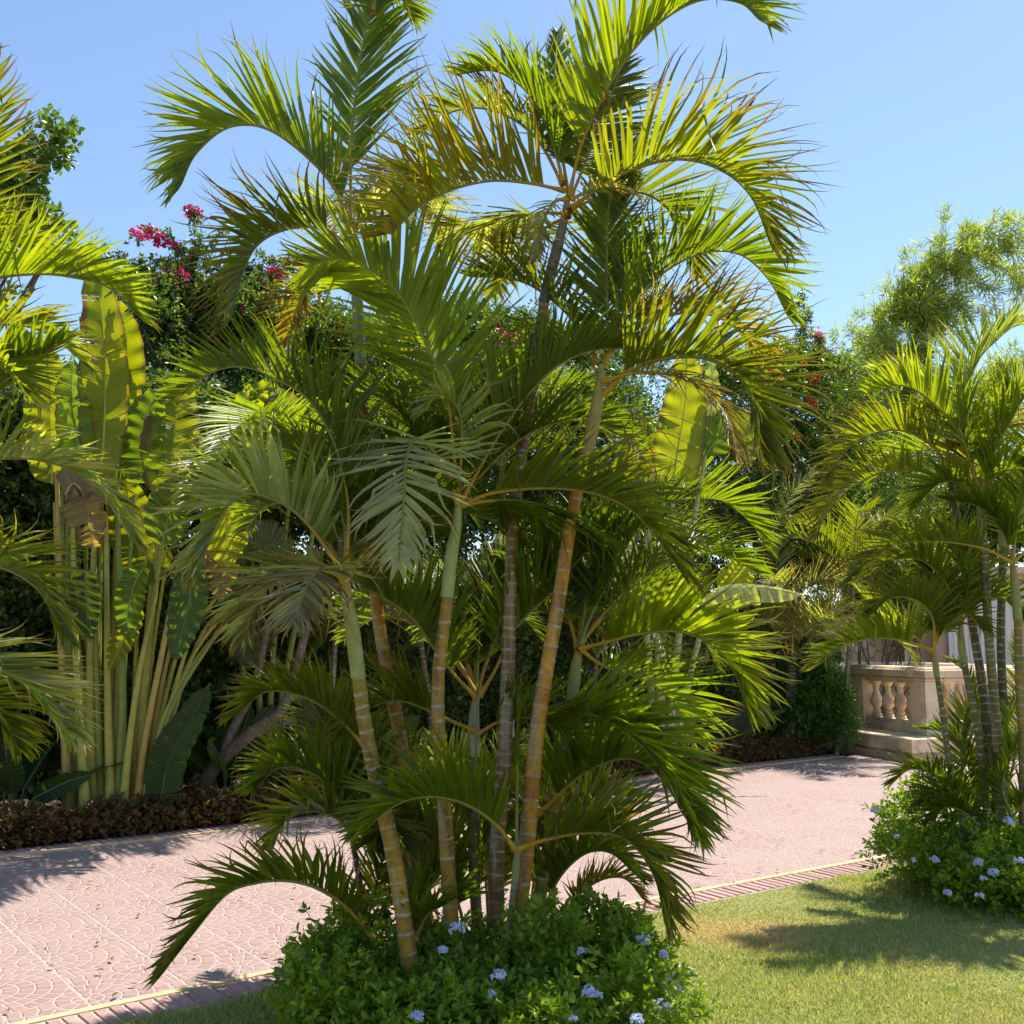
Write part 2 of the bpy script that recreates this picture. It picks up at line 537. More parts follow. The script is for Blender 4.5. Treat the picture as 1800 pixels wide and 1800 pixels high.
def sprigs(acc, pos, d, nl, sl, ll, lw, cols, oval=False, spread=1.0, up=0.6):
    """nl leaves round each sprig of length sl"""
    n = len(pos); d = nrm(d)
    a = nrm(np.cross(d, rdir(n))); b = np.cross(d, a)
    P, D = [], []
    for j in range(nl):
        t = (j + 0.5) / nl
        an = j * 2.4 + RS.uniform(0, 0.7, n)
        rad = np.cos(an)[:, None] * a + np.sin(an)[:, None] * b
        P.append(pos + d * sl * t)
        D.append(d * (0.25 + 0.7 * t) + rad * spread * (1.1 - 0.45 * t) + RS.normal(0, 0.2, (n, 3)))
    leaves(acc, np.concatenate(P), np.concatenate(D), ll, lw, cols, oval, up)

def blob(c, r, n, inner=0.55, top=True):
    """n points and outward directions in the outer shell of an uneven ellipsoid"""
    u = rdir(n)
    if top: u[:, 2] = np.where(RS.rand(n) < 0.6, np.abs(u[:, 2]), u[:, 2])
    ph = RS.uniform(0, 6.28, 4)
    lump = 1 + 0.14 * np.sin(3 * u[:, 0] * 2 + ph[0]) + 0.14 * np.sin(5 * u[:, 1] + ph[1]) + 0.12 * np.sin(6 * u[:, 2] + ph[2])
    k = (inner + (1 - inner) * RS.rand(n) ** 0.6) * lump
    P = np.array(c) + u * np.array(r) * k[:, None]
    D = nrm(u * 0.8 + np.array([0, 0, 0.45]) + RS.normal(0, 0.35, (n, 3)))
    return P, D

def twigs(acc, segs, r=0.004, c=(0.16, 0.12, 0.07)):
    for C, rr in segs:
        V, Fq = tube(np.asarray(C), rr, 5)
        acc.add(V, Fq, np.array(c))

def flower_heads(parent, spots, size, ncol, name='flower_cluster', nfl=16, fl=0.016):
    """clusters of small five-petalled flowers"""
    for p, s in spots:
        a = Acc()
        n = int(nfl * s)
        u = rdir(n); u[:, 2] = np.abs(u[:, 2]) * 0.8; u[:, 1] -= 0.35; u = nrm(u)
        fc = np.array(p) + u * size * s * RS.uniform(0.5, 1, (n, 1))
        for j in range(5):
            A = nrm(np.cross(u, np.array([0.3, 0.2, 0.9]))); B = np.cross(u, A)
            an = j * 2 * np.pi / 5 + RS.rand(n)[:, None]
            leaves(a, fc, np.cos(an) * A + np.sin(an) * B + u * 0.25, fl, fl * 0.85, ncol, up=0.2)
        a.build(name, M_PETAL, parent)

# ------------------------------------------------------------ setting: soil, driveway, lawn
def poly_sheet(name, P, z, mat):
    V = [(x, y, z) for x, y in P]
    return mesh(name, V, [np.arange(len(V))[None]], mat, smooth=False)

tag(poly_sheet('ground', [(-300, -200), (400, -200), (400, 500), (-300, 500)], -0.05, M_SOIL), kind='structure')

# yellow strip of the near kerb and soil edge of the far kerb
NEAR = np.array([(-14, -4.6), (-6.5, 2.0), (-4.2, 4.05), (-2.58, 5.42), (-1.62, 6.22), (0.84, 7.98), (3.36, 9.72), (7, 12.1), (12, 15.2), (20, 20)])
FARL = np.array([(-14, 1.4), (-9, 5.75), (-4.56, 9.55), (-2.37, 11.25), (0, 13.2), (2.9, 15.7), (5.55, 17.75), (6.2, 20), (20, 33)])

def drive_mat():
    m, t, out = nodes('stamped_concrete')
    tc = N(t, 'ShaderNodeTexCoord')
    mp = N(t, 'ShaderNodeMapping'); mp.inputs['Rotation'].default_value = (0, 0, math.radians(-37)); mp.inputs['Location'].default_value = (0.31, 0.2, 0)
    t.links.new(tc.outputs['Object'], mp.inputs['Vector'])
    nz = N(t, 'ShaderNodeTexNoise'); nz.inputs['Scale'].default_value = 9; nz.inputs['Detail'].default_value = 2
    t.links.new(tc.outputs['Object'], nz.inputs['Vector'])
    ns = N(t, 'ShaderNodeVectorMath', operation='SUBTRACT'); ns.inputs[1].default_value = (0.5, 0.5, 0.5)
    t.links.new(nz.outputs['Color'], ns.inputs[0])
    ns2 = N(t, 'ShaderNodeVectorMath', operation='SCALE'); ns2.inputs['Scale'].default_value = 0.016
    t.links.new(ns.outputs[0], ns2.inputs[0])
    ad = N(t, 'ShaderNodeVectorMath', operation='ADD')
    t.links.new(mp.outputs[0], ad.inputs[0]); t.links.new(ns2.outputs[0], ad.inputs[1])
    sp = N(t, 'ShaderNodeSeparateXYZ'); t.links.new(ad.outputs[0], sp.inputs[0])
    R = 0.42
    X = math_n(t, 'DIVIDE', sp.outputs[1], R)     # across the drive
    Y = math_n(t, 'DIVIDE', sp.outputs[0], R)     # along the drive: fans bulge this way
    j = math_n(t, 'FLOOR', Y)
    yy = math_n(t, 'SUBTRACT', Y, j)
    def ring(off):
        # distance to the centre of the fan of row j+off
        par = math_n(t, 'MODULO', math_n(t, 'ABSOLUTE', math_n(t, 'ADD', j, off)), 2)
        xs = math_n(t, 'SUBTRACT', X, par)
        cx = math_n(t, 'MULTIPLY', math_n(t, 'ROUND', math_n(t, 'DIVIDE', xs, 2)), 2)
        dx = math_n(t, 'SUBTRACT', xs, cx)
        dy = math_n(t, 'SUBTRACT', yy, off)
        r = math_n(t, 'SQRT', math_n(t, 'ADD', math_n(t, 'MULTIPLY', dx, dx), math_n(t, 'MULTIPLY', dy, dy)))
        th = math_n(t, 'ARCTAN2', dx, dy)
        idn = math_n(t, 'MULTIPLY_ADD', cx, 7.31, math_n(t, 'MULTIPLY', math_n(t, 'ADD', j, off), 3.77))
        return r, th, idn
    r0, t0, i0 = ring(0); r1, t1, i1 = ring(1)
    sel = math_n(t, 'GREATER_THAN', r0, 1.0)
    def mixf(a, b):
        n = N(t, 'ShaderNodeMix'); t.links.new(sel, n.inputs[0]); t.links.new(a, n.inputs[2]); t.links.new(b, n.inputs[3]); return n.outputs[0]
    r, th, idn = mixf(r0, r1), mixf(t0, t1), mixf(i0, i1)
    K = 5.0
    rk = math_n(t, 'MULTIPLY', r, K); ri = math_n(t, 'FLOOR', rk); rf = math_n(t, 'SUBTRACT', rk, ri)
    e1 = math_n(t, 'MULTIPLY', math_n(t, 'MINIMUM', rf, math_n(t, 'SUBTRACT', 1, rf)), R / K)
    # radial joints, their number growing with the ring
    na = math_n(t, 'MULTIPLY_ADD', ri, 1.0, 1.0)
    ta = math_n(t, 'MULTIPLY', math_n(t, 'ADD', th, math_n(t, 'MULTIPLY', ri, 0.31)), na)
    ti = math_n(t, 'FLOOR', ta); tf = math_n(t, 'SUBTRACT', ta, ti)
    e2 = math_n(t, 'MULTIPLY', math_n(t, 'DIVIDE', math_n(t, 'MINIMUM', tf, math_n(t, 'SUBTRACT', 1, tf)), na), math_n(t, 'MULTIPLY', r, R))
    edge = math_n(t, 'MINIMUM', e1, e2)
    # straight joints of the panels
    pl = math_n(t, 'MULTIPLY', Y, R / 0.52)
    pf = math_n(t, 'ABSOLUTE', math_n(t, 'SUBTRACT', math_n(t, 'SUBTRACT', pl, math_n(t, 'FLOOR', pl)), 0.5))
    e3 = math_n(t, 'SUBTRACT', math_n(t, 'MULTIPLY', math_n(t, 'SUBTRACT', 0.5, pf), 0.52), 0.001)
    e3 = math_n(t, 'MAXIMUM', e3, 0.0)
    edge = math_n(t, 'MINIMUM', edge, e3)
    g = N(t, 'ShaderNodeMapRange', interpolation_type='SMOOTHSTEP'); g.inputs[1].default_value = 0.0035; g.inputs[2].default_value = 0.011
    t.links.new(edge, g.inputs[0])
    wn = N(t, 'ShaderNodeTexWhiteNoise', noise_dimensions='3D')
    cb = N(t, 'ShaderNodeCombineXYZ'); t.links.new(idn, cb.inputs[0]); t.links.new(ri, cb.inputs[1]); t.links.new(ti, cb.inputs[2])
    t.links.new(cb.outputs[0], wn.inputs['Vector'])
    stone = mixc(t, wn.outputs['Value'], (0.32, 0.188, 0.172), (0.41, 0.252, 0.232))
    n2 = N(t, 'ShaderNodeTexNoise'); n2.inputs['Scale'].default_value = 0.9; n2.inputs['Detail'].default_value = 6; n2.inputs['Roughness'].default_value = 0.65
    t.links.new(tc.outputs['Object'], n2.inputs['Vector'])
    r2 = N(t, 'ShaderNodeMapRange'); r2.inputs[1].default_value = 0.4; r2.inputs[2].default_value = 0.65
    t.links.new(n2.outputs['Fac'], r2.inputs[0])
    stone = mixc(t, math_n(t, 'MULTIPLY', r2.outputs[0], 0.6), stone, (0.42, 0.30, 0.26))
    n3 = N(t, 'ShaderNodeTexNoise'); n3.inputs['Scale'].default_value = 55; n3.inputs['Detail'].default_value = 5
    t.links.new(tc.outputs['Object'], n3.inputs['Vector'])
    stone = mixc(t, math_n(t, 'MULTIPLY', n3.outputs['Fac'], 0.22), stone, (0.30, 0.19, 0.17))
    n4 = N(t, 'ShaderNodeTexNoise'); n4.inputs['Scale'].default_value = 0.42; n4.inputs['Detail'].default_value = 8; n4.inputs['Roughness'].default_value = 0.7
    t.links.new(tc.outputs['Object'], n4.inputs['Vector'])
    r4 = N(t, 'ShaderNodeMapRange'); r4.inputs[1].default_value = 0.5; r4.inputs[2].default_value = 0.72
    t.links.new(n4.outputs['Fac'], r4.inputs[0])
    stone = mixc(t, math_n(t, 'MULTIPLY', r4.outputs[0], 0.4), stone, (0.26, 0.19, 0.17))
    colr = mixc(t, g.outputs[0], (0.47, 0.365, 0.30), stone)
    p = N(t, 'ShaderNodeBsdfPrincipled'); p.inputs['Roughness'].default_value = 0.6; p.inputs['Specular IOR Level'].default_value = 0.35
    t.links.new(colr, p.inputs['Base Color'])
    b = N(t, 'ShaderNodeBump'); b.inputs['Strength'].default_value = 0.7; b.inputs['Distance'].default_value = 0.014
    t.links.new(math_n(t, 'MULTIPLY_ADD', n3.outputs['Fac'], 0.12, g.outputs[0]), b.inputs['Height'])
    t.links.new(b.outputs[0], p.inputs['Normal'])
    t.links.new(p.outputs[0], out.inputs[0])
    return m

def offset(Pl, d):
    T = np.gradient(Pl, axis=0); T /= np.linalg.norm(T, axis=1, keepdims=True)
    Nn = np.stack([-T[:, 1], T[:, 0]], 1)
    return Pl + Nn * d

dp = [tuple(p) for p in NEAR] + [tuple(p) for p in FARL[::-1]]
tag(poly_sheet('driveway', dp, 0.0, drive_mat()), kind='structure')

def resample(Pl, step):
    s = np.concatenate([[0], np.cumsum(np.linalg.norm(np.diff(Pl, axis=0), axis=1))])
    # smooth first
    u = np.linspace(0, s[-1], int(s[-1] / step))
    Q = np.stack([np.interp(u, s, Pl[:, 0]), np.interp(u, s, Pl[:, 1])], 1)
    k = int(1.2 / step)
    Qp = np.vstack([np.repeat(Q[:1], k, 0), Q, np.repeat(Q[-1:], k, 0)])
    ker = np.ones(2 * k + 1) / (2 * k + 1)
    Qs = np.stack([np.convolve(Qp[:, i], ker, 'valid') for i in range(2)], 1)
    return Qs

M_YEL = surf_mat('yellow_strip', (0.72, 0.55, 0.27), (0.60, 0.46, 0.24), 12, 0.7, 0.2, 0.003)
M_BRK = surf_mat('kerb_brick', (0.50, 0.31, 0.275), (0.42, 0.245, 0.215), 22, 0.65, 0.4, 0.004, tint=True)
M_MORT = surf_mat('kerb_mortar', (0.50, 0.40, 0.32), (0.42, 0.33, 0.27), 20, 0.85, 0.4, 0.004)

def kerb(Pl, side, name, w1=0.055, w2=0.27, pitch=0.078):
    """strip + border of narrow bricks laid across, side=-1 towards the camera"""
    Q = resample(Pl, pitch)
    def band(a, b, z0, z1, nm, mat):
        A, B = offset(Q, side * a), offset(Q, side * b)
        n = len(Q)
        V = np.vstack([np.c_[A, np.full(n, z1)], np.c_[B, np.full(n, z1)], np.c_[A, np.full(n, z0)], np.c_[B, np.full(n, z0)]])
        i = np.arange(n - 1)
        Fq = np.vstack([np.stack([i, i+1, n+i+1, n+i], 1), np.stack([i, i+1, 2*n+i+1, 2*n+i], 1), np.stack([n+i, n+i+1, 3*n+i+1, 3*n+i], 1)])
        return tag(mesh(nm, V, Fq, mat, smooth=False), kind='structure')
    band(-w1 / 2, w1 / 2, -0.05, 0.012, name + '_yellow_strip', M_YEL)
    band(w1 / 2 + 0.002, w1 / 2 + w2, -0.05, 0.004, name + '_mortar_bed', M_MORT)
    # bricks
    a = Acc()
    A, B = offset(Q, side * (w1 / 2 + 0.012)), offset(Q, side * (w1 / 2 + w2 - 0.01))
    for i in range(len(Q) - 1):
        g = 0.14
        p = [A[i] * (1 - g) + A[i+1] * g, A[i] * g + A[i+1] * (1 - g), B[i] * g + B[i+1] * (1 - g), B[i] * (1 - g) + B[i+1] * g]
        c = sum(p) / 4
        z = 0.013 + RS.uniform(-0.002, 0.002)
        V = [(*q, 0.0) for q in p] + [(*(q * 0.9 + c * 0.1), z) for q in p]
        a.add(V, [[4, 5, 6, 7], [0, 1, 5, 4], [1, 2, 6, 5], [2, 3, 7, 6], [3, 0, 4, 7]], np.array([1, 1, 1]) * RS.uniform(0.8, 1.12))
    tag(a.build(name + '_bricks', M_BRK, smooth=False), kind='structure')

kerb(NEAR, -1, 'near_kerb')
kerb(FARL[:7], 1, 'far_kerb')

# lawn: sheet with a real edge + blades
def lawn_mat(blade=False):
    m, t, out = nodes('lawn_blades' if blade else 'lawn_turf')
    geo = N(t, 'ShaderNodeNewGeometry')
    n1 = N(t, 'ShaderNodeTexNoise'); n1.inputs['Scale'].default_value = 1.1; n1.inputs['Detail'].default_value = 7; n1.inputs['Roughness'].default_value = 0.6
    t.links.new(geo.outputs['Position'], n1.inputs['Vector'])
    r1 = N(t, 'ShaderNodeMapRange'); r1.inputs[1].default_value = 0.42; r1.inputs[2].default_value = 0.64
    t.links.new(n1.outputs['Fac'], r1.inputs[0])
    # the worn straw patch beside the kerb
    vd = N(t, 'ShaderNodeVectorMath', operation='SUBTRACT'); vd.inputs[1].default_value = (1.55, 7.25, 0)
    t.links.new(geo.outputs['Position'], vd.inputs[0])
    vm = N(t, 'ShaderNodeVectorMath', operation='MULTIPLY'); vm.inputs[1].default_value = (1.15, 2.0, 0)
    t.links.new(vd.outputs[0], vm.inputs[0])
    vl = N(t, 'ShaderNodeVectorMath', operation='LENGTH'); t.links.new(vm.outputs[0], vl.inputs[0])
    pr = N(t, 'ShaderNodeMapRange'); pr.inputs[1].default_value = 1.0; pr.inputs[2].default_value = 0.2
    t.links.new(math_n(t, 'ADD', vl.outputs['Value'], math_n(t, 'MULTIPLY', math_n(t, 'SUBTRACT', n1.outputs['Fac'], 0.5), 2.4)), pr.inputs[0])
    f = math_n(t, 'MULTIPLY', r1.outputs[0], 0.30)
    f = math_n(t, 'MAXIMUM', f, math_n(t, 'MULTIPLY', pr.outputs[0], 0.85))
    if blade:
        at = N(t, 'ShaderNodeAttribute', attribute_name='tint')
        g = mixc(t, 1.0, at.outputs['Color'], (1, 1, 1), 'MULTIPLY')
        c = mixc(t, f, g, (0.58, 0.44, 0.24))
        p = N(t, 'ShaderNodeBsdfPrincipled'); p.inputs['Roughness'].default_value = 0.5; p.inputs['Specular IOR Level'].default_value = 0.3
        t.links.new(c, p.inputs['Base Color'])
        tr = N(t, 'ShaderNodeBsdfTranslucent')
        tm = N(t, 'ShaderNodeVectorMath', operation='MULTIPLY'); tm.inputs[1].default_value = (1.6, 1.6, 0.7)
        t.links.new(c, tm.inputs[0]); t.links.new(tm.outputs[0], tr.inputs[0])
        mx = N(t, 'ShaderNodeMixShader'); mx.inputs[0].default_value = 0.35
        t.links.new(p.outputs[0], mx.inputs[1]); t.links.new(tr.outputs[0], mx.inputs[2]); t.links.new(mx.outputs[0], out.inputs[0])
    else:
        n2 = N(t, 'ShaderNodeTexNoise'); n2.inputs['Scale'].default_value = 60; n2.inputs['Detail'].default_value = 4
        t.links.new(geo.outputs['Position'], n2.inputs['Vector'])
        g = mixc(t, n2.outputs['Fac'], (0.16, 0.20, 0.045), (0.38, 0.38, 0.12))
        c = mixc(t, f, g, (0.46, 0.35, 0.20))
        p = N(t, 'ShaderNodeBsdfPrincipled'); p.inputs['Roughness'].default_value = 0.9
        t.links.new(c, p.inputs['Base Color'])
        b = N(t, 'ShaderNodeBump'); b.inputs['Strength'].default_value = 1.0; b.inputs['Distance'].default_value = 0.03
        t.links.new(n2.outputs['Fac'], b.inputs['Height']); t.links.new(b.outputs[0], p.inputs['Normal'])
        t.links.new(p.outputs[0], out.inputs[0])
    return m

ED = offset(resample(NEAR, 0.25), -0.31)
tag(poly_sheet('lawn', [(-14, -30), (30, -30), (30, 25)] + [tuple(p) for p in ED[::-1]], 0.006, lawn_mat()), kind='structure')

def grass():
    n = 800000
    # denser near the camera; confined to the visible wedge of lawn
    y = 3.9 + (13.5 - 3.9) * RS.rand(n) ** 1.7
    x = (RS.uniform(-0.60, 0.76, n)) * y
    ex = np.interp(x, ED[:, 0], ED[:, 1])
    ok = y < ex + RS.normal(0.0, 0.035, n) + .04 * np.sin(x * 9) * np.sin(x * 3.3 + 1)
    keep = np.ones(n, bool)
    x, y = x[ok], y[ok]; n = len(x)
    h = RS.uniform(0.012, 0.038, n) * (0.8 + 0.4 * np.sin(x * 2.1 + 1) * np.sin(y * 1.7))
    a = RS.uniform(0, 6.28, n); l = RS.uniform(0.1, 1.0, n)
    dx, dy = np.cos(a), np.sin(a)
    wd = 0.0022 + 0.00035 * y
    p = np.c_[x, y, np.full(n, 0.004)]
    s = np.c_[-dy, dx, np.zeros(n)] * wd[:, None]
    tip = p + np.c_[dx * l * h, dy * l * h, h]
    V = np.stack([p - s, p + s, tip], 1).reshape(-1, 3)
    c0, c1, c2 = np.array([0.25, 0.33, 0.075]), np.array([0.46, 0.47, 0.17]), np.array([0.70, 0.62, 0.33])
    r = RS.rand(n, 1)
    c = c0 * (1 - r) + c1 * r
    st = RS.rand(n, 1) < 0.14
    c = np.where(st, c2 * 0.9, c)
    o = mesh('lawn_grass', V, np.arange(n * 3).reshape(-1, 3), lawn_mat(True), col=np.repeat(c, 3, 0))
    tag(o, 'short dry-tipped lawn grass on the near side of the driveway', 'grass', kind='stuff')
grass()

# ------------------------------------------------------------ terrace of carved stone, wall and villa
TU = np.array([-0.30, 0.954, 0]); TV = np.array([0.954, 0.30, 0])
TC = np.array([6.08, 16.65, 0.0])         # front corner of the plinth block
def tp(u, v, z):
    return TC + TU * u + TV * v + np.array([0, 0, z])

def tbox(acc, u0, u1, v0, v1, z0, z1, bev=0.012):
    """box along the terrace axes with chamfered upper edges"""
    b = bev
    V = [tp(u0, v0, z0), tp(u1, v0, z0), tp(u1, v1, z0), tp(u0, v1, z0),
         tp(u0, v0, z1 - b), tp(u1, v0, z1 - b), tp(u1, v1, z1 - b), tp(u0, v1, z1 - b),
         tp(u0 + b, v0 + b, z1), tp(u1 - b, v0 + b, z1), tp(u1 - b, v1 - b, z1), tp(u0 + b, v1 - b, z1)]
    Fq = [[3, 2, 1, 0], [0, 1, 5, 4], [1, 2, 6, 5], [2, 3, 7, 6], [3, 0, 4, 7],
          [4, 5, 9, 8], [5, 6, 10, 9], [6, 7, 11, 10], [7, 4, 8, 11], [8, 9, 10, 11]]
    acc.add(V, Fq)

def lathe(c, prof, k=20):
    th = np.linspace(0, 2 * np.pi, k, endpoint=False)
    V = np.array([[c[0] + r * math.cos(a), c[1] + r * math.sin(a), c[2] + z] for z, r in prof for a in th])
    i = np.arange(len(prof) - 1)[:, None] * k; j = np.arange(k)[None]; j2 = (j + 1) % k
    return V, np.stack([i + j, i + j2, i + k + j2, i + k + j], -1).reshape(-1, 4)

BAL = [(0, .088), (.05, .088), (.055, .06), (.075, .055), (.09, .072), (.11, .072), (.12, .05), (.15, .062), (.20, .092), (.25, .105),
       (.30, .10), (.36, .075), (.42, .052), (.47, .046), (.475, .058), (.495, .058), (.50, .046), (.53, .062), (.55, .08), (.56, .088), (.60, .088)]

def terrace():
    t = root('stone_plinth', tp(0, 0, 0), 'low pale stone block with a pink marble foot at the corner of the driveway', 'plinth')
    a = Acc(); tbox(a, -0.02, 4.2, -0.02, 3.2, -0.04, 0.115, 0.004); a.build('marble_base', M_PINKSTONE, t, smooth=False)
    a = Acc(); tbox(a, 0.03, 4.15, 0.03, 3.15, 0.117, 0.15, 0.02); tbox(a, 0.0, 4.2, 0.0, 3.2, 0.152, 0.36, 0.014); a.build('block', M_STONE, t, smooth=False)
    def run(name, label, along, o0, o1, c, nb, pier0=True, pier1=True):
        """balustrade: along 'u' or 'v' from o0 to o1 at cross position c"""
        b = (lambda acc, a0, a1, b0, b1, z0, z1, bv=0.012: tbox(acc, a0, a1, c + b0, c + b1, z0, z1, bv)) if along == 'u' else \
            (lambda acc, a0, a1, b0, b1, z0, z1, bv=0.012: tbox(acc, c + b0, c + b1, a0, a1, z0, z1, bv))
        q = root(name, tp(o0, c, 0.36) if along == 'u' else tp(c, o0, 0.36), label, 'balustrade', 'stone balustrades of the terrace')
        pw = 0.36
        i0 = o0 + (pw if pier0 else 0); i1 = o1 - (pw if pier1 else 0)
        for k, (s0, s1) in enumerate([(o0, o0 + pw)] * pier0 + [(o1 - pw, o1)] * pier1):
            a = Acc()
            b(a, s0 - .03, s1 + .03, -.19, .19, .362, .44, .03)
            b(a, s0, s1, -.16, .16, .441, 1.20)
            b(a, s0 + .06, s1 - .06, -.168, .168, .55, 1.10, .004)
            a.build('pier', M_STONE, q, smooth=False)
        a = Acc(); b(a, i0 + .032, i1 - .032, -.15, .15, .363, .50, .03); b(a, i0 + .03, i1 - .03, -.12, .12, .501, .555); a.build('base_rail', M_STONE, q, smooth=False)
        a = Acc()
        b(a, i0 + .001, i1 - .001, -.11, .11, 1.157, 1.198, .004)
        b(a, o0 - .03, o1 + .03, -.17, .17, 1.202, 1.26, .03)
        b(a, o0 - .07, o1 + .07, -.21, .21, 1.262, 1.385, .02)
        b(a, o0 - .04, o1 + .04, -.18, .18, 1.387, 1.42, .025)
        a.build('top_rail', M_STONE, q, smooth=False)
        for k in range(nb):
            s = i0 + (i1 - i0) * (k + .5) / nb
            p = tp(s, c, .556) if along == 'u' else tp(c, s, .556)
            V, Fq = lathe(p, BAL)
            mesh('baluster', V, Fq, M_STONE, q)
    run('balustrade', 'stone balustrade facing the driveway with plump balusters and a corner pier', 'u', 0.45, 2.45, 0.80, 4)
    run('balustrade', 'short stone balustrade running right from the corner pier behind the cane palms', 'v', 1.06, 2.6, 0.63, 3, False, True)
    run('balustrade', 'rear stone balustrade seen through the gaps of the front one', 'u', 0.90, 3.9, 2.9, 8, False, True)
    run('balustrade', 'plain stretch of stone balustrade next to the leafy shrub, behind the front balusters', 'v', 0.64, 2.60, 3.7, 4, True, False)
terrace()

def wall_mat():
    m, t, out = nodes('rubble_wall')
    tc = N(t, 'ShaderNodeTexCoord')
    v = N(t, 'ShaderNodeTexVoronoi', feature='DISTANCE_TO_EDGE'); v.inputs['Scale'].default_value = 3.2
    v2 = N(t, 'ShaderNodeTexVoronoi'); v2.inputs['Scale'].default_value = 3.2
    t.links.new(tc.outputs['Object'], v.inputs['Vector']); t.links.new(tc.outputs['Object'], v2.inputs['Vector'])
    g = N(t, 'ShaderNodeMapRange'); g.inputs[1].default_value = 0.01; g.inputs[2].default_value = 0.07
    t.links.new(v.outputs['Distance'], g.inputs[0])
    sx = N(t, 'ShaderNodeSeparateXYZ'); t.links.new(v2.outputs['Color'], sx.inputs[0])
    c = mixc(t, sx.outputs[0], (0.62, 0.46, 0.29), (0.48, 0.34, 0.20))
    c = mixc(t, g.outputs[0], (0.30, 0.22, 0.14), c)
    p = N(t, 'ShaderNodeBsdfPrincipled'); p.inputs['Roughness'].default_value = 0.85
    t.links.new(c, p.inputs['Base Color'])
    b = N(t, 'ShaderNodeBump'); b.inputs['Strength'].default_value = 0.8; b.inputs['Distance'].default_value = 0.03
    t.links.new(g.outputs[0], b.inputs['Height']); t.links.new(b.outputs[0], p.inputs['Normal'])
    t.links.new(p.outputs[0], out.inputs[0])
    return m

def obox(acc, p, q, th, z0, z1):
    """box on the segment p-q with thickness th"""
    p, q = np.array(p, float), np.array(q, float)
    d = (q - p) / np.linalg.norm(q - p); nn = np.array([-d[1], d[0]]) * th / 2
    V = [(*(p - nn), z0), (*(q - nn), z0), (*(q + nn), z0), (*(p + nn), z0), (*(p - nn), z1), (*(q - nn), z1), (*(q + nn), z1), (*(p + nn), z1)]
    acc.add(V, [[3, 2, 1, 0], [4, 5, 6, 7], [0, 1, 5, 4], [1, 2, 6, 5], [2, 3, 7, 6], [3, 0, 4, 7]])

t = root('garden_wall', (-9, 12, 0), 'tan rubble stone garden wall behind the hedges and the terrace', 'wall')
a = Acc(); obox(a, (-12, 9.0), (9.4, 26.4), 0.35, -0.04, 2.35); a.build('masonry', wall_mat(), t, smooth=False)
a = Acc(); obox(a, (-12.05, 9.0), (9.45, 26.4), 0.45, 2.352, 2.45); a.build('coping', M_STONE, t, smooth=False)

def villa():
    t = root('villa', (13, 24, 0), 'pink plastered villa with tall white framed windows behind the right palms', 'villa')
    a = Acc(); obox(a, (9.65, 24.83), (24.0, 21.0), 0.4, -0.04, 3.3); obox(a, (9.6, 25.1), (10.8, 29.5), 0.4, -0.04, 3.3); obox(a, (10.9, 29.6), (25.2, 25.8), 0.4, -0.04, 3.3); obox(a, (24.2, 21.2), (25.2, 25.5), 0.4, -0.04, 3.3)
    a.build('wall', M_PLASTER, t, smooth=False)
    a = Acc(); obox(a, (9.3, 24.95), (24.3, 20.85), 0.75, 3.302, 3.46); a.build('cornice', M_STONE, t, smooth=False)
    d = nrm(np.array([15.0, -4.0])); nn = np.array([-0.2577, -0.966])
    for k in range(5):
        s = 0.75 + 2.2 * k
        p = np.array([9.3, 24.92]) + d * s + nn * 0.24; q = p + d * 1.35
        a = Acc(); obox(a, p, q, 0.06, 0.36, 2.9); f = a.build('window', M_GLASS, t, smooth=False)
        a = Acc()
        pf, qf = p + nn * 0.05, q + nn * 0.05
        obox(a, pf - d * .09, pf, 0.1, 0.3, 2.99); obox(a, qf, qf + d * .09, 0.1, 0.3, 2.99)
        obox(a, pf, qf, 0.1, 2.9, 2.99)
        a.build('frame', M_WHITE, f, smooth=False)
        # white curtain folds behind the frame
        n = 60; u = np.linspace(0, 1, n)
        X = pf[None] + d[None] * (1.33 * u[:, None] + 0.01) + nn[None] * (0.012 * np.sin(u[:, None] * 75) - 0.004)
        V = np.vstack([np.c_[X, np.full(n, 0.37)], np.c_[X, np.full(n, 2.89)]]); i = np.arange(n - 1)
        mesh('curtain', V, np.stack([i, i + 1, n + i + 1, n + i], 1), M_WHITE, f)
villa()

# ------------------------------------------------------------ the middle clump of cane palms
A_ = dict(orange=(0.42, 0.21, 0.03))
# A: tall cane at the left back, crown at top left
t = palm('tall cane palm of the middle clump, its crown highest at the left against the sky',
         [(742, 1590), (724, 1450), (702, 1300), (667, 1089), (650, 900), (634, 640)], (6.25, 6.4),
         [(630, 560), (624, 470), (619, 385)], 0.05, 0.036, peel=0.5, ca=(0.60, 0.29, 0.03), cb=(0.42, 0.2, 0.04), spacing=0.10, sc=dict(ca=(0.26, 0.28, 0.2), cb=(0.24, 0.27, 0.12)))
pxf(t, [(618, 400), (617, 280), (628, 140), (650, 30), (690, -60)], 6.4, 0.5, L=.66, n=46, vee=22, face=True, clr='B', clr2='G', droop=.2, pf=.2, tips=.06, W=.042, ph=(38, 24))
pxf(t, [(616, 410), (590, 335), (535, 272), (465, 225), (400, 225), (345, 270), (318, 325)], 6.4, -.5, L=.60, n=46, vee=66, roll=-14, clr='B', clr2='Y', droop=.25, pf=.13, tips=.05, W=.042, ph=(42, 22))
pxf(t, [(618, 440), (575, 405), (520, 400), (465, 420), (432, 465), (405, 560)], 6.4, -.6, L=.52, n=40, vee=62, roll=-10, clr='L', clr2='G', droop=.2, pf=.15, tips=.4, curl=.5)
pxf(t, [(625, 400), (655, 330), (690, 285), (735, 290), (770, 350)], 6.4, .9, L=.5, n=36, vee=30, face=True, clr='S', clr2='L', tips=.3, curl=.5)
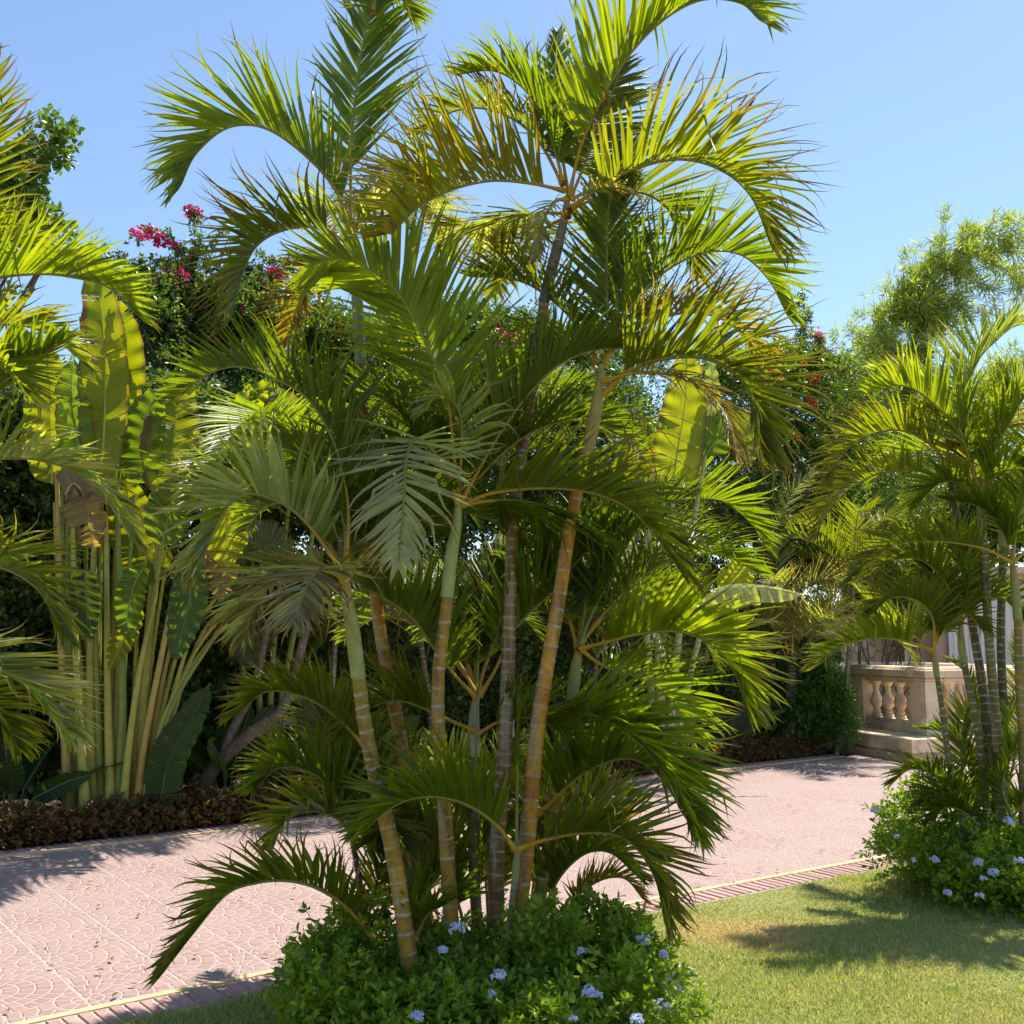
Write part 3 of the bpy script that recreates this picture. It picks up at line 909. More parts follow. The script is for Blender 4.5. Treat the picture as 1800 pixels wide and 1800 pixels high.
pxf(t, [(620, 430), (640, 380), (700, 340), (760, 370), (790, 450)], 6.4, 1.1, L=.45, n=34, vee=30, clr='L', clr2='S', tips=.35, curl=.5)
pxf(t, [(622, 460), (590, 470), (550, 500), (520, 545), (505, 610)], 6.4, .7, L=.38, n=34, vee=45, clr='L', clr2='O', tips=.5, curl=.6)
pxf(t, [(620, 420), (600, 380), (560, 370), (520, 400)], 6.4, 1.2, L=.42, n=30, vee=40, clr='S', clr2='G', tips=.3, curl=.4)
pxf(t, [(655, 20), (665, -20), (700, -10), (730, 30)], 6.5, .2, L=.35, n=22, vee=30, clr='G', tips=.1, pf=.05)
pxf(t, [(622, 400), (650, 370), (690, 370), (720, 400)], 6.3, -.1, L=.3, n=24, vee=20, clr='T', clr2='S', droop=1.4, tips=.5, curl=1.1, W=.024, label='dry grey tan frond in the crown')
pxf(t, [(612, 450), (590, 440), (570, 400), (565, 370)], 6.3, .1, L=.3, n=22, vee=20, clr='T', clr2='S', droop=1.2, tips=.5, curl=1.1, W=.024, label='withered pale frond behind the crown')
# B: dark tall cane in the middle, crown top centre
t = palm('tall dark caned palm in the middle of the clump with a purplish crownshaft',
         [(874, 1650), (874, 1500), (880, 1400), (893, 1200), (897, 1030), (903, 900), (925, 750), (938, 660), (956, 530)], (5.95, 6.25),
         [(968, 480), (985, 415), (998, 350)], 0.05, 0.034, peel=0.55, ca=(0.36, 0.17, 0.05), cb=(0.20, 0.11, 0.05), spacing=0.065, sc=dict(ca=(0.17, 0.13, 0.12), cb=(0.25, 0.21, 0.17)))
pxf(t, [(1000, 345), (1022, 255), (1060, 170), (1110, 92), (1170, 32), (1235, 0), (1300, 5), (1335, 35)], 6.2, -.7, L=.66, n=48, vee=64, roll=-8, clr='B', clr2='Y', droop=.2, pf=.17, tips=.06, W=.042, ph=(50, 22))
pxf(t, [(992, 335), (930, 322), (860, 318), (790, 335), (735, 365), (690, 410)], 6.2, -.9, L=.70, n=42, vee=72, roll=-6, clr='Y', clr2='O', droop=.15, pf=.1, tips=.22, W=.042, curl=.3, ph=(78, 40))
pxf(t, [(990, 320), (965, 230), (925, 160), (870, 125), (810, 130)], 6.2, .3, L=.48, n=38, vee=45, roll=15, clr='G', clr2='B', droop=.25, pf=.12, tips=.1, W=.042)
pxf(t, [(990, 325), (940, 240), (870, 195), (800, 195), (735, 235)], 6.2, .8, L=.45, n=38, vee=45, clr='G', clr2='L', tips=.4, curl=.6)
pxf(t, [(1005, 365), (1060, 325), (1120, 295), (1195, 280), (1265, 298), (1320, 345), (1355, 430)], 6.2, -.8, L=.66, n=44, vee=58, roll=-8, clr='L', clr2='Y', droop=.25, pf=.12, tips=.34, curl=.5, W=.04, ph=(66, 24))
pxf(t, [(1003, 350), (1035, 270), (1060, 200), (1080, 150), (1095, 110)], 6.2, .2, L=.5, n=38, vee=30, face=True, clr='L', clr2='G', droop=.3, tips=.15)
pxf(t, [(1005, 365), (1080, 340), (1145, 345), (1200, 400), (1225, 480)], 6.2, .5, L=.5, n=36, vee=40, clr='G', clr2='L', tips=.3, curl=.4)
pxf(t, [(1000, 375), (940, 375), (885, 385), (840, 400), (795, 380)], 6.2, .5, L=.52, n=36, vee=-20, roll=0, clr='L', clr2='S', droop=.8, tips=.35, curl=.5)
pxf(t, [(1000, 380), (960, 400), (905, 450), (870, 520)], 6.2, 1.1, L=.45, n=32, vee=30, clr='D', clr2='L', tips=.3, curl=.5)
pxf(t, [(1000, 370), (1040, 390), (1100, 450), (1120, 540)], 6.2, 1.2, L=.5, n=34, vee=30, clr='D', clr2='G', tips=.3)
pxf(t, [(1000, 345), (985, 250), (975, 150), (980, 60)], 6.2, .5, L=.4, n=34, vee=25, face=True, clr='G', clr2='B', tips=.05, ph=(36, 20))
pxf(t, [(995, 350), (975, 355), (955, 390), (945, 450)], 6.1, -.2, L=.24, n=22, vee=20, clr='T', clr2='S', droop=1.5, tips=.5, curl=1.2, W=.022, label='dead tan frond hanging from the crown')
pxf(t, [(1004, 350), (1040, 335), (1085, 330), (1125, 345)], 6.1, -.2, L=.22, n=22, vee=20, clr='T', clr2='S', droop=1.6, tips=.5, curl=1.3, W=.02, label='dead grey frond in the crown')
# C: leaning cane at right, orange crownshaft
t = palm('orange caned palm at the right front of the clump, leaning right to an orange crownshaft',
         [(906, 1650), (925, 1480), (950, 1250), (985, 1030), (1012, 880), (1030, 800)], (5.7, 6.0),
         [(1042, 750), (1052, 690), (1058, 640)], 0.052, 0.037, peel=0.45, ca=(0.62, 0.29, 0.025), cb=(0.42, 0.17, 0.03), spacing=0.115, sc=dict(ca=(0.44, 0.26, 0.08), cb=(0.36, 0.30, 0.07)))
pxf(t, [(1060, 695), (1100, 655), (1160, 632), (1230, 628), (1290, 655), (1325, 710), (1340, 800)], 6.0, -.8, L=.62, n=50, vee=58, roll=-12, clr='L', clr2='G', droop=.25, pf=.13, tips=.3, curl=.4, rr=.018, ph=(60, 24))
pxf(t, [(1062, 650), (1068, 560), (1067, 450), (1072, 350), (1100, 260)], 6.0, .3, L=.50, n=44, vee=22, face=True, clr='G', clr2='D', droop=.25, pf=.1, tips=.15, ph=(44, 24))
pxf(t, [(1062, 640), (1105, 545), (1165, 480), (1235, 445), (1300, 447), (1350, 490), (1382, 550)], 6.0, .4, L=.54, n=46, vee=60, roll=-8, clr='B', clr2='G', droop=.2, pf=.15, tips=.06, W=.04)
pxf(t, [(1055, 640), (1000, 555), (935, 503), (880, 488), (828, 487)], 6.0, .9, L=.46, n=38, vee=50, clr='D', clr2='L', tips=.3, curl=.4)
pxf(t, [(1060, 640), (1100, 590), (1160, 560), (1230, 550), (1300, 580), (1350, 650)], 6.0, .9, L=.48, n=40, vee=45, clr='L', clr2='O', tips=.4, curl=.5)
pxf(t, [(1055, 660), (1020, 610), (970, 600), (925, 640), (900, 700)], 6.0, 1.0, L=.45, n=34, vee=30, clr='D', clr2='G', tips=.2)
def inflor(parent, c, n=26, ln=.38):
    a = Acc(); c = np.array(c)
    for i in range(n):
        d = nrm(RS.normal(0, 1, 3) * np.array([1, .8, .35]) + np.array([0.1, 0, -.35]))
        s = c + RS.normal(0, .03, 3) + np.array([0, 0, -.25 * RS.rand()])
        P = [s, s + d * ln * .5 + np.array([0, 0, .02]), s + d * ln + np.array([0, 0, -.08])]
        C, _ = spline(P, 8); V, Fq = tube(C, np.linspace(.0045, .0015, 8), 5)
        a.add(V, Fq, np.array([0.36, 0.25, 0.05]) * RS.uniform(.7, 1.2))
    a.build('flower_stalk', M_RACHIS, parent)
inflor(t, pt(1110, 740, 6.1))
pxf(t, [(1060, 670), (1120, 655), (1200, 665), (1270, 720), (1300, 800)], 5.95, -.5, L=.42, n=30, vee=15, clr='W', clr2='T', droop=1.6, tips=.6, curl=1.1, W=.022, label='half dead brown frond drooping right')
# D: S3 pale green crownshaft in the centre
t = palm('cane palm central in the clump with a long pale green crownshaft',
         [(797, 1660), (785, 1500), (773, 1300), (772, 1180), (786, 1050)], 5.8,
         [(793, 980), (802, 930), (806, 885)], 0.047, 0.036, peel=0.5, ca=(0.60, 0.29, 0.03), cb=(0.46, 0.22, 0.03), spacing=0.11, green=.35, sc=dict(ca=(0.37, 0.40, 0.18), cb=(0.34, 0.36, 0.10)))
pxf(t, [(806, 885), (798, 800), (788, 710), (765, 640), (732, 570), (695, 510), (650, 474), (600, 455), (550, 462)], 5.8, -.3, L=.66, n=54, vee=30, face=True, roll=14, clr='B', clr2='Y', droop=.02, pf=.28, tips=.04, W=.042, ph=(62, 34))
pxf(t, [(804, 885), (785, 830), (757, 788), (733, 772), (716, 800), (711, 860), (706, 930), (700, 990)], 5.8, -.75, L=.46, n=26, vee=12, roll=10, clr='S', clr2='S', droop=.3, pf=.2, tips=.22, curl=.6, W=.034, ph=(88, 20))
pxf(t, [(812, 880), (842, 825), (880, 760), (930, 692), (985, 640), (1050, 615), (1130, 612)], 5.8, .2, L=.46, n=48, vee=70, roll=0, clr='G', clr2='D', droop=.15, pf=.12, tips=.04, W=.042, ph=(60, 30))
pxf(t, [(812, 888), (860, 868), (930, 859), (1000, 860), (1060, 872), (1110, 897), (1155, 945), (1200, 1010)], 5.8, -.6, L=.50, n=48, vee=55, roll=0, clr='G', clr2='L', droop=.35, pf=.14, tips=.12, curl=.3, ph=(55, 22))
pxf(t, [(812, 888), (870, 880), (940, 885), (1010, 910), (1060, 960)], 5.8, .4, L=.50, n=40, vee=-30, clr='D', clr2='G', droop=.6, pf=.2, tips=.1)
pxf(t, [(804, 880), (812, 780), (806, 720), (775, 695), (745, 720)], 5.8, -.2, L=.35, n=24, vee=30, clr='Y', clr2='S', droop=.8, pf=.3, tips=.2, curl=1.0, W=.026)
pxf(t, [(804, 880), (760, 800), (700, 720), (640, 690), (585, 700)], 5.8, .7, L=.5, n=42, vee=45, clr='D', clr2='G', tips=.08)
pxf(t, [(806, 880), (830, 780), (870, 730), (900, 760)], 5.8, .8, L=.4, n=30, vee=30, clr='D', clr2='G', tips=.1)
for az, el, ln in [(70, 62, 1.5), (115, 50, 1.4), (30, 50, 1.4), (150, 40, 1.3)]:
    auto_frond(t, pt(806, 885, 5.9), az, el, ln, 1.7, L=.46, n=40, vee=42, clr='D', clr2='G', tips=.08)
# E: S1 left front
t = palm('orange ringed cane palm at the left front of the clump with a dull green crownshaft',
         [(722, 1710), (690, 1500), (662, 1370), (640, 1260), (630, 1190)], 5.4,
         [(620, 1110), (612, 1060), (607, 1012)], 0.047, 0.038, peel=0.45, ca=(0.60, 0.29, 0.03), cb=(0.46, 0.22, 0.03), spacing=0.09, green=.6, sc=dict(ca=(0.32, 0.33, 0.12), cb=(0.40, 0.25, 0.05)))
pxf(t, [(603, 1010), (572, 962), (532, 912), (490, 882), (440, 868), (400, 890), (372, 940), (352, 1000)], 5.4, -.4, L=.46, n=46, vee=55, roll=-4, clr='G', clr2='S', droop=.3, pf=.18, tips=.15, curl=.45, W=.036)
pxf(t, [(603, 1020), (588, 1000), (565, 1000), (540, 1030), (520, 1090)], 5.4, -.6, L=.42, n=34, vee=10, clr='S', clr2='W', droop=.6, pf=.15, tips=.35, curl=.7, W=.028)
pxf(t, [(607, 1012), (612, 900), (592, 790), (545, 705), (488, 668), (428, 645), (372, 655), (305, 700)], 5.4, .7, L=.46, n=54, vee=66, roll=-6, clr='G', clr2='D', droop=.1, pf=.22, tips=.04, W=.04, ph=(62, 36))
pxf(t, [(612, 1015), (640, 970), (685, 925), (735, 910), (770, 940)], 5.4, .6, L=.4, n=34, vee=40, clr='D', clr2='G', tips=.1)
pxf(t, [(607, 1010), (605, 920), (580, 850), (530, 800), (470, 780)], 5.4, .9, L=.46, n=40, vee=60, clr='D', clr2='G', tips=.08)
pxf(t, [(605, 1015), (560, 1000), (500, 1010), (450, 1060), (430, 1120)], 5.4, .3, L=.4, n=36, vee=35, clr='L', clr2='S', droop=.5, tips=.3, curl=.5)
for az, el, ln in [(80, 60, 1.4), (130, 45, 1.3), (40, 40, 1.3)]:
    auto_frond(t, pt(607, 1010, 5.5), az, el, ln, 1.7, L=.42, n=40, vee=42, clr='D', clr2='G', tips=.08)
# F: S7 short central
t = palm('short cane palm low in the centre of the clump with a whitish crownshaft',
         [(838, 1650), (832, 1500), (836, 1400), (838, 1330)], 6.3,
         [(833, 1290), (834, 1250), (838, 1220)], 0.036, 0.034, peel=0.7, ca=(0.20, 0.15, 0.08), cb=(0.12, 0.09, 0.05), spacing=0.12, sc=dict(ca=(0.40, 0.41, 0.26), cb=(0.28, 0.27, 0.08)))
pxf(t, [(836, 1225), (800, 1188), (765, 1143), (728, 1090), (690, 1060), (640, 1035), (590, 1040)], 6.2, -.2, L=.48, n=46, vee=68, roll=-8, clr='G', clr2='D', droop=.12, pf=.2, tips=.05, W=.04, ph=(70, 36))
pxf(t, [(842, 1225), (872, 1175), (905, 1105), (967, 1042), (1029, 972), (1090, 930), (1140, 930)], 6.2, .1, L=.52, n=50, vee=60, roll=-10, clr='G', clr2='D', droop=.12, pf=.2, tips=.04, W=.042, ph=(62, 34))
pxf(t, [(835, 1285), (795, 1268), (744, 1245), (700, 1232), (650, 1245), (600, 1290)], 6.2, -.2, L=.40, n=38, vee=45, clr='G', clr2='L', pf=.25, tips=.15)
pxf(t, [(840, 1290), (880, 1268), (930, 1262), (980, 1285), (1010, 1330)], 6.2, -.2, L=.42, n=36, vee=45, clr='G', clr2='D', pf=.2, tips=.1)
pxf(t, [(838, 1220), (842, 1130), (850, 1040), (880, 960)], 6.3, .5, L=.4, n=38, vee=25, face=True, clr='D', clr2='G', tips=.05, ph=(40, 24), pet=PET_G)
pxf(t, [(836, 1225), (810, 1130), (780, 1060), (730, 1000)], 6.3, .8, L=.45, n=38, vee=40, clr='D', tips=.05)
for q, (hx, hy, hd_) in enumerate([(838, 1220, 6.3), (838, 1215, 6.4)]):
    for az, el, ln in [(60 + q * 40, 60, 1.3), (110 + q * 30, 45, 1.3), (150, 55, 1.2)]:
        auto_frond(t, pt(hx, hy, hd_), az, el, ln, 1.7, L=.42, n=38, vee=42, clr='D', clr2='G', tips=.06)
# G: S6 right back
t = palm('greenish orange cane at the right back of the clump, half hidden by fronds',
         [(946, 1600), (962, 1500), (975, 1420), (992, 1320), (1005, 1230)], 6.15,
         [(1010, 1190), (1014, 1160), (1018, 1135)], 0.042, 0.034, peel=0.25, ca=(0.40, 0.24, 0.03), cb=(0.22, 0.2, 0.04), spacing=0.10, green=.4)
pxf(t, [(1018, 1135), (1035, 1090), (1070, 1020), (1110, 945), (1160, 890), (1220, 870)], 6.1, .5, L=.48, n=44, vee=55, clr='G', clr2='D', pf=.2, tips=.1, pet=PET_G)
pxf(t, [(1020, 1140), (1060, 1130), (1120, 1115), (1190, 1110), (1250, 1132), (1290, 1180), (1312, 1245)], 6.1, -.5, L=.52, n=42, vee=58, roll=-4, clr='G', clr2='Y', droop=.2, pf=.14, tips=.08, W=.042, ph=(62, 24))
pxf(t, [(952, 1252), (1033, 1254), (1087, 1277), (1142, 1325), (1190, 1395), (1218, 1460)], 6.0, -.6, L=.52, n=46, vee=56, roll=-8, clr='G', clr2='B', droop=.3, pf=.12, tips=.06, W=.044, ph=(56, 22))
pxf(t, [(948, 1430), (1012, 1370), (1060, 1342), (1115, 1335), (1165, 1370), (1200, 1430)], 6.1, -.3, L=.46, n=42, vee=55, clr='G', clr2='D', droop=.3, pf=.15, tips=.05, W=.042)
pxf(t, [(1018, 1140), (1060, 1170), (1120, 1190), (1180, 1230), (1220, 1300)], 6.1, .6, L=.5, n=40, vee=40, clr='G', clr2='B', tips=.1)
pxf(t, [(1015, 1140), (990, 1060), (950, 1000), (900, 990)], 6.1, .7, L=.44, n=36, vee=45, clr='D', tips=.1)
pxf(t, [(1018, 1140), (1030, 1040), (1020, 960), (1000, 900)], 6.1, .6, L=.42, n=36, vee=30, face=True, clr='D', clr2='G', tips=.1, pet=PET_G)
for az, el, ln in [(80, 60, 1.5), (20, 50, 1.4), (50, 35, 1.4)]:
    auto_frond(t, pt(1018, 1135, 6.2), az, el, ln, 1.7, L=.44, n=40, vee=42, clr='D', clr2='G', tips=.08)
# H: S8 shoot in front
t = palm('thin young shoot between the two middle canes with a low arching frond on each side',
         [(893, 1660), (900, 1600), (905, 1550)], 5.65, [(907, 1520), (909, 1490)], 0.02, 0.018, peel=0.8, ca=(0.3, 0.24, 0.15), cb=(0.2, 0.17, 0.1), spacing=0.05)
pxf(t, [(905, 1492), (872, 1450), (825, 1417), (775, 1402), (725, 1404), (680, 1425), (635, 1465)], 5.6, -.5, L=.40, n=44, vee=60, roll=-5, clr='G', clr2='B', droop=.2, pf=.16, tips=.08, W=.036, ph=(62, 28))
pxf(t, [(912, 1492), (960, 1476), (1020, 1465), (1080, 1467), (1120, 1492), (1152, 1545), (1168, 1615)], 5.6, -.4, L=.42, n=44, vee=55, roll=-4, clr='G', clr2='L', droop=.35, pf=.16, tips=.3, curl=.5, W=.034, ph=(60, 22))
pxf(t, [(908, 1490), (909, 1380), (912, 1280), (916, 1200)], 5.65, 0, L=.10, n=16, vee=10, clr='G', pf=.5, tips=.0, ph=(12, 6), pet=PET_G, rr=.011)
# I: S9 thin dark cane left back
t = palm('thin dark leaning cane at the far left of the clump, standing before the driveway',
         [(646, 1640), (640, 1600), (630, 1540), (622, 1490)], 6.2, [(620, 1470), (618, 1450)], 0.02, 0.017, peel=0.3, ca=(0.12, 0.07, 0.05), cb=(0.07, 0.045, 0.035), spacing=0.09)
pxf(t, [(618, 1460), (600, 1410), (565, 1370), (525, 1350), (485, 1352), (455, 1380)], 6.2, -.2, L=.42, n=40, vee=55, clr='D', clr2='G', droop=.25, pf=.12, tips=.03, W=.04, pet=PET_G)
pxf(t, [(618, 1455), (612, 1380), (590, 1310), (560, 1255), (540, 1220)], 6.2, .2, L=.46, n=42, vee=35, face=True, clr='D', clr2='G', pf=.12, tips=.03, W=.042, pet=PET_G)
pxf(t, [(618, 1470), (595, 1440), (550, 1425), (505, 1440), (480, 1480)], 6.2, -.3, L=.32, n=34, vee=40, clr='G', clr2='B', tips=.1, pet=PET_G)
pxf(t, [(620, 1460), (640, 1390), (665, 1340), (700, 1320)], 6.2, .3, L=.4, n=34, vee=40, clr='D', clr2='G', tips=.05)
pxf(t, [(620, 1470), (640, 1440), (680, 1440), (710, 1490)], 6.2, -.2, L=.3, n=30, vee=40, clr='G', clr2='D', tips=.1)
pxf(t, [(640, 1310), (599, 1267), (564, 1240), (525, 1222), (467, 1216), (410, 1260)], 6.0, -.2, L=.36, n=44, vee=45, clr='L', clr2='G', droop=.3, tips=.2, curl=.4, pf=.08)
# J: basal suckers of the clump
t = root('cane_palm', pt(800, 1660, 5.9) * np.array([1, 1, 0]), 'young stemless palm shoots with low fronds filling the foot of the clump', 'palm', None)
for pts, dd, dz, kw in [
    ([(655, 1650), (612, 1598), (560, 1562), (505, 1548), (450, 1552), (398, 1572), (340, 1640), (285, 1712)], 5.6, -.5, dict(L=.34, n=42, vee=50, roll=-4, clr='D', clr2='G', droop=.3, pf=.12, tips=.3, curl=.45, W=.034, ph=(68, 22))),
    ([(735, 1640), (720, 1560), (700, 1480), (690, 1420), (660, 1370)], 6.3, .3, dict(L=.42, n=42, vee=35, face=True, clr='D', clr2='G', tips=.03, W=.04)),
    ([(820, 1640), (790, 1540), (750, 1470), (700, 1450), (650, 1480)], 6.2, .0, dict(L=.42, n=42, vee=50, clr='D', clr2='G', tips=.05, W=.04)),
    ([(860, 1640), (850, 1520), (820, 1430), (790, 1350), (740, 1320)], 6.4, .3, dict(L=.45, n=44, vee=40, clr='D', clr2='G', tips=.05, W=.04)),
    ([(960, 1610), (990, 1510), (1020, 1440), (1060, 1400), (1110, 1400)], 6.3, .2, dict(L=.40, n=42, vee=45, clr='D', clr2='G', tips=.05, W=.04)),
    ([(950, 1610), (985, 1540), (1030, 1500), (1075, 1500), (1120, 1540)], 6.2, -.2, dict(L=.36, n=40, vee=45, clr='G', clr2='D', tips=.25, curl=.4, W=.036)),
    ([(990, 1610), (1020, 1570), (1060, 1545), (1100, 1545), (1130, 1580)], 6.3, -.1, dict(L=.22, n=30, vee=45, clr='W', clr2='L', tips=.5, curl=.7, W=.02)),
    ([(725, 1650), (735, 1590), (770, 1540), (800, 1520)], 5.9, .1, dict(L=.3, n=30, vee=40, clr='D', clr2='G', tips=.05)),
    ([(730, 1650), (750, 1610), (780, 1590)], 5.5, -.1, dict(L=.22, n=20, vee=40, clr='G', tips=.05)),
    ([(640, 1640), (660, 1560), (672, 1500), (650, 1440), (620, 1420)], 6.4, .3, dict(L=.4, n=36, vee=40, clr='D', clr2='G', tips=.05)),
    ([(930, 1620), (945, 1500), (960, 1400), (985, 1330), (1040, 1290)], 6.5, .3, dict(L=.44, n=44, vee=40, clr='D', clr2='G', tips=.05)),
    ([(870, 1620), (860, 1480), (870, 1380), (900, 1300)], 6.6, .3, dict(L=.42, n=40, vee=35, face=True, clr='D', clr2='G', tips=.05)),
    ([(760, 1620), (740, 1480), (730, 1380), (700, 1300)], 6.7, .3, dict(L=.42, n=40, vee=35, face=True, clr='D', clr2='G', tips=.05)),
]:
    pxf(t, pts, dd, dz, **kw)

# ------------------------------------------------------------ right clump
G2 = 'canes of the right palm clump'
thin = dict(peel=0.3, ca=(0.24, 0.17, 0.04), cb=(0.16, 0.12, 0.04))
t = palm('slimmest leaning cane at the left of the right clump, reaching above the stone plinth',
         [(1692, 1445), (1668, 1330), (1655, 1240), (1647, 1190)], 8.2, [(1644, 1165), (1641, 1140)], .032, .022, G2, spacing=.08, green=.3, **thin)
pxf(t, [(1640, 1142), (1600, 1130), (1560, 1122), (1512, 1125), (1470, 1145), (1430, 1175)], 8.2, -.3, L=.34, n=40, vee=60, clr='G', clr2='Y', droop=.2, tips=.1, W=.034)
pxf(t, [(1641, 1140), (1640, 1090), (1615, 1058), (1570, 1050), (1530, 1080)], 8.2, -.2, L=.36, n=36, vee=50, clr='G', clr2='L', tips=.1)
pxf(t, [(1641, 1140), (1655, 1080), (1650, 1030), (1620, 990)], 8.2, .2, L=.34, n=34, vee=35, face=True, clr='D', clr2='G', tips=.1)
pxf(t, [(1641, 1140), (1665, 1100), (1700, 1080), (1730, 1110)], 8.2, .1, L=.3, n=30, vee=40, clr='D', clr2='G', tips=.1)
pxf(t, [(1641, 1150), (1600, 1110), (1555, 1095), (1510, 1040)], 8.2, .5, L=.3, n=30, vee=60, clr='B', clr2='Y', tips=.1)
t = palm('mid height cane of the right clump with a greyish green crownshaft, second from the left',
         [(1735, 1445), (1722, 1300), (1706, 1220), (1694, 1165)], 8.35, [(1690, 1130), (1688, 1095)], .036, .028, G2, spacing=.09, green=.5, **thin)
pxf(t, [(1688, 1095), (1665, 1030), (1620, 985), (1570, 985), (1530, 1010)], 8.35, -.1, L=.34, n=36, vee=50, clr='G', clr2='L', tips=.2)
pxf(t, [(1688, 1095), (1700, 1020), (1680, 960), (1640, 920)], 8.35, .2, L=.36, n=36, vee=40, roll=15, clr='D', clr2='G', tips=.1)
pxf(t, [(1688, 1095), (1720, 1060), (1760, 1050), (1800, 1090)], 8.35, .1, L=.36, n=34, vee=40, clr='D', clr2='G', tips=.1)
t = palm('darker cane of the right clump rising behind the others to a dark crownshaft',
         [(1748, 1440), (1732, 1250), (1715, 1130), (1700, 1030), (1685, 930)], 8.55, [(1676, 880), (1670, 830)], .042, .034, G2, spacing=.09, peel=.2, ca=(0.13, 0.11, 0.04), cb=(0.08, 0.07, 0.035), sc=dict(ca=(0.13, 0.12, 0.11), cb=(0.15, 0.15, 0.08)))
pxf(t, [(1670, 835), (1640, 785), (1585, 757), (1525, 765), (1480, 800), (1462, 850)], 8.5, -.3, L=.42, n=40, vee=58, clr='L', clr2='Y', droop=.2, tips=.3, curl=.4)
pxf(t, [(1670, 840), (1630, 830), (1575, 826), (1515, 845), (1465, 885), (1435, 940)], 8.5, -.4, L=.40, n=40, vee=50, clr='L', clr2='Y', droop=.3, tips=.2, curl=.3)
pxf(t, [(1670, 835), (1660, 760), (1630, 700), (1590, 660), (1540, 650)], 8.5, .4, L=.42, n=38, vee=45, clr='L', clr2='S', tips=.2)
pxf(t, [(1670, 835), (1690, 760), (1730, 720), (1780, 730)], 8.5, .5, L=.4, n=36, vee=40, clr='G', clr2='L', tips=.15)
t = palm('pale ringed olive cane of the right clump under the brightest arching fronds',
         [(1762, 1450), (1752, 1300), (1742, 1160), (1731, 1000), (1727, 950)], 8.3, [(1724, 910), (1721, 868)], .044, .034, G2, spacing=.075, peel=.45, ca=(0.27, 0.17, 0.04), cb=(0.2, 0.16, 0.07), green=.3)
pxf(t, [(1720, 868), (1693, 775), (1660, 730), (1617, 690), (1577, 677), (1530, 690)], 8.3, -.3, L=.50, n=44, vee=68, roll=-6, clr='Y', clr2='B', droop=.08, tips=.03, W=.04, ph=(68, 34))
pxf(t, [(1721, 868), (1700, 760), (1697, 690), (1720, 633), (1750, 600), (1785, 573), (1830, 570)], 8.3, .3, L=.50, n=46, vee=62, roll=-6, clr='B', clr2='S', droop=.08, tips=.03, pf=.2, W=.04, ph=(60, 34))
pxf(t, [(1722, 870), (1750, 787), (1773, 747), (1800, 700), (1850, 650)], 8.3, -.2, L=.50, n=44, vee=60, roll=-10, clr='Y', clr2='B', droop=.08, tips=.05, W=.04, ph=(50, 30))
pxf(t, [(1720, 870), (1760, 830), (1810, 830), (1850, 880)], 8.3, -.3, L=.42, n=36, vee=40, clr='G', clr2='B', tips=.1)
pxf(t, [(1720, 870), (1700, 820), (1740, 760), (1790, 750)], 8.3, .4, L=.42, n=36, vee=40, clr='L', clr2='O', tips=.3, curl=.4)
pxf(t, [(1720, 872), (1690, 850), (1650, 850), (1610, 890)], 8.3, .2, L=.38, n=34, vee=35, clr='G', clr2='B', tips=.1)
t = palm('cane of the right clump at the very edge of the photo',
         [(1800, 1450), (1797, 1300), (1793, 1180), (1789, 1090)], 8.1, [(1784, 1030), (1779, 985)], .04, .033, G2, spacing=.09, peel=.3, ca=(0.34, 0.21, 0.03), cb=(0.24, 0.18, 0.05))
pxf(t, [(1778, 988), (1728, 964), (1656, 952), (1583, 955), (1540, 980), (1500, 1020)], 8.1, -.4, L=.42, n=44, vee=40, clr='G', clr2='L', droop=.35, tips=.12, W=.034)
pxf(t, [(1780, 988), (1760, 930), (1720, 890), (1670, 880)], 8.1, .3, L=.4, n=36, vee=45, clr='G', clr2='B', tips=.1)
pxf(t, [(1780, 985), (1792, 900), (1815, 830), (1860, 790)], 8.1, .1, L=.42, n=38, vee=45, clr='G', clr2='B', tips=.08)
pxf(t, [(1781, 988), (1830, 950), (1880, 960), (1920, 1020)], 8.1, -.1, L=.42, n=38, vee=45, clr='G', clr2='B', tips=.1)
t = palm('plain olive cane behind the right clump, seen between the two brighter canes',
         [(1770, 1430), (1764, 1280), (1760, 1100), (1762, 960)], 8.9, [(1766, 900), (1770, 850)], .042, .034, G2, spacing=.08, peel=.1, ca=(0.12, 0.12, 0.04), cb=(0.09, 0.09, 0.035))
for az, el, ln in [(20, 60, 1.5), (75, 45, 1.5), (-20, 50, 1.5), (200, 55, 1.3), (130, 40, 1.4)]:
    auto_frond(t, pt(1770, 850, 8.9), az, el, ln, 1.9, L=.44, n=38, vee=45, clr='G', clr2='B', tips=.12)
t = root('cane_palm', pt(1740, 1450, 8.4) * np.array([1, 1, 0]), 'young palm shoots with small low fronds at the foot of the right clump', 'palm')
for pts, dd, dz in [
    ([(1700, 1440), (1675, 1385), (1640, 1360), (1600, 1352), (1570, 1375)], 8.3, -.2), ([(1710, 1440), (1680, 1400), (1650, 1395), (1620, 1415)], 8.2, -.2),
    ([(1730, 1440), (1760, 1350), (1770, 1270), (1800, 1220)], 8.5, .2), ([(1720, 1440), (1700, 1340), (1660, 1290), (1620, 1280)], 8.6, .2),
    ([(1700, 1430), (1690, 1330), (1700, 1250), (1730, 1210)], 8.7, .2), ([(1780, 1440), (1760, 1380), (1790, 1310), (1830, 1290)], 8.2, .0),
    ([(1750, 1420), (1720, 1280), (1700, 1190), (1670, 1160)], 8.8, .2), ([(1760, 1430), (1790, 1300), (1800, 1190), (1790, 1120)], 8.8, .2),
    ([(1720, 1450), (1690, 1425), (1660, 1420), (1640, 1440)], 8.1, -.1), ([(1770, 1450), (1810, 1400), (1850, 1390), (1880, 1430)], 8.1, -.1)]:
    pxf(t, pts, dd, dz, L=.30, n=34, vee=45, clr='G', clr2='D', tips=.12, W=.028, pet=PET_G)

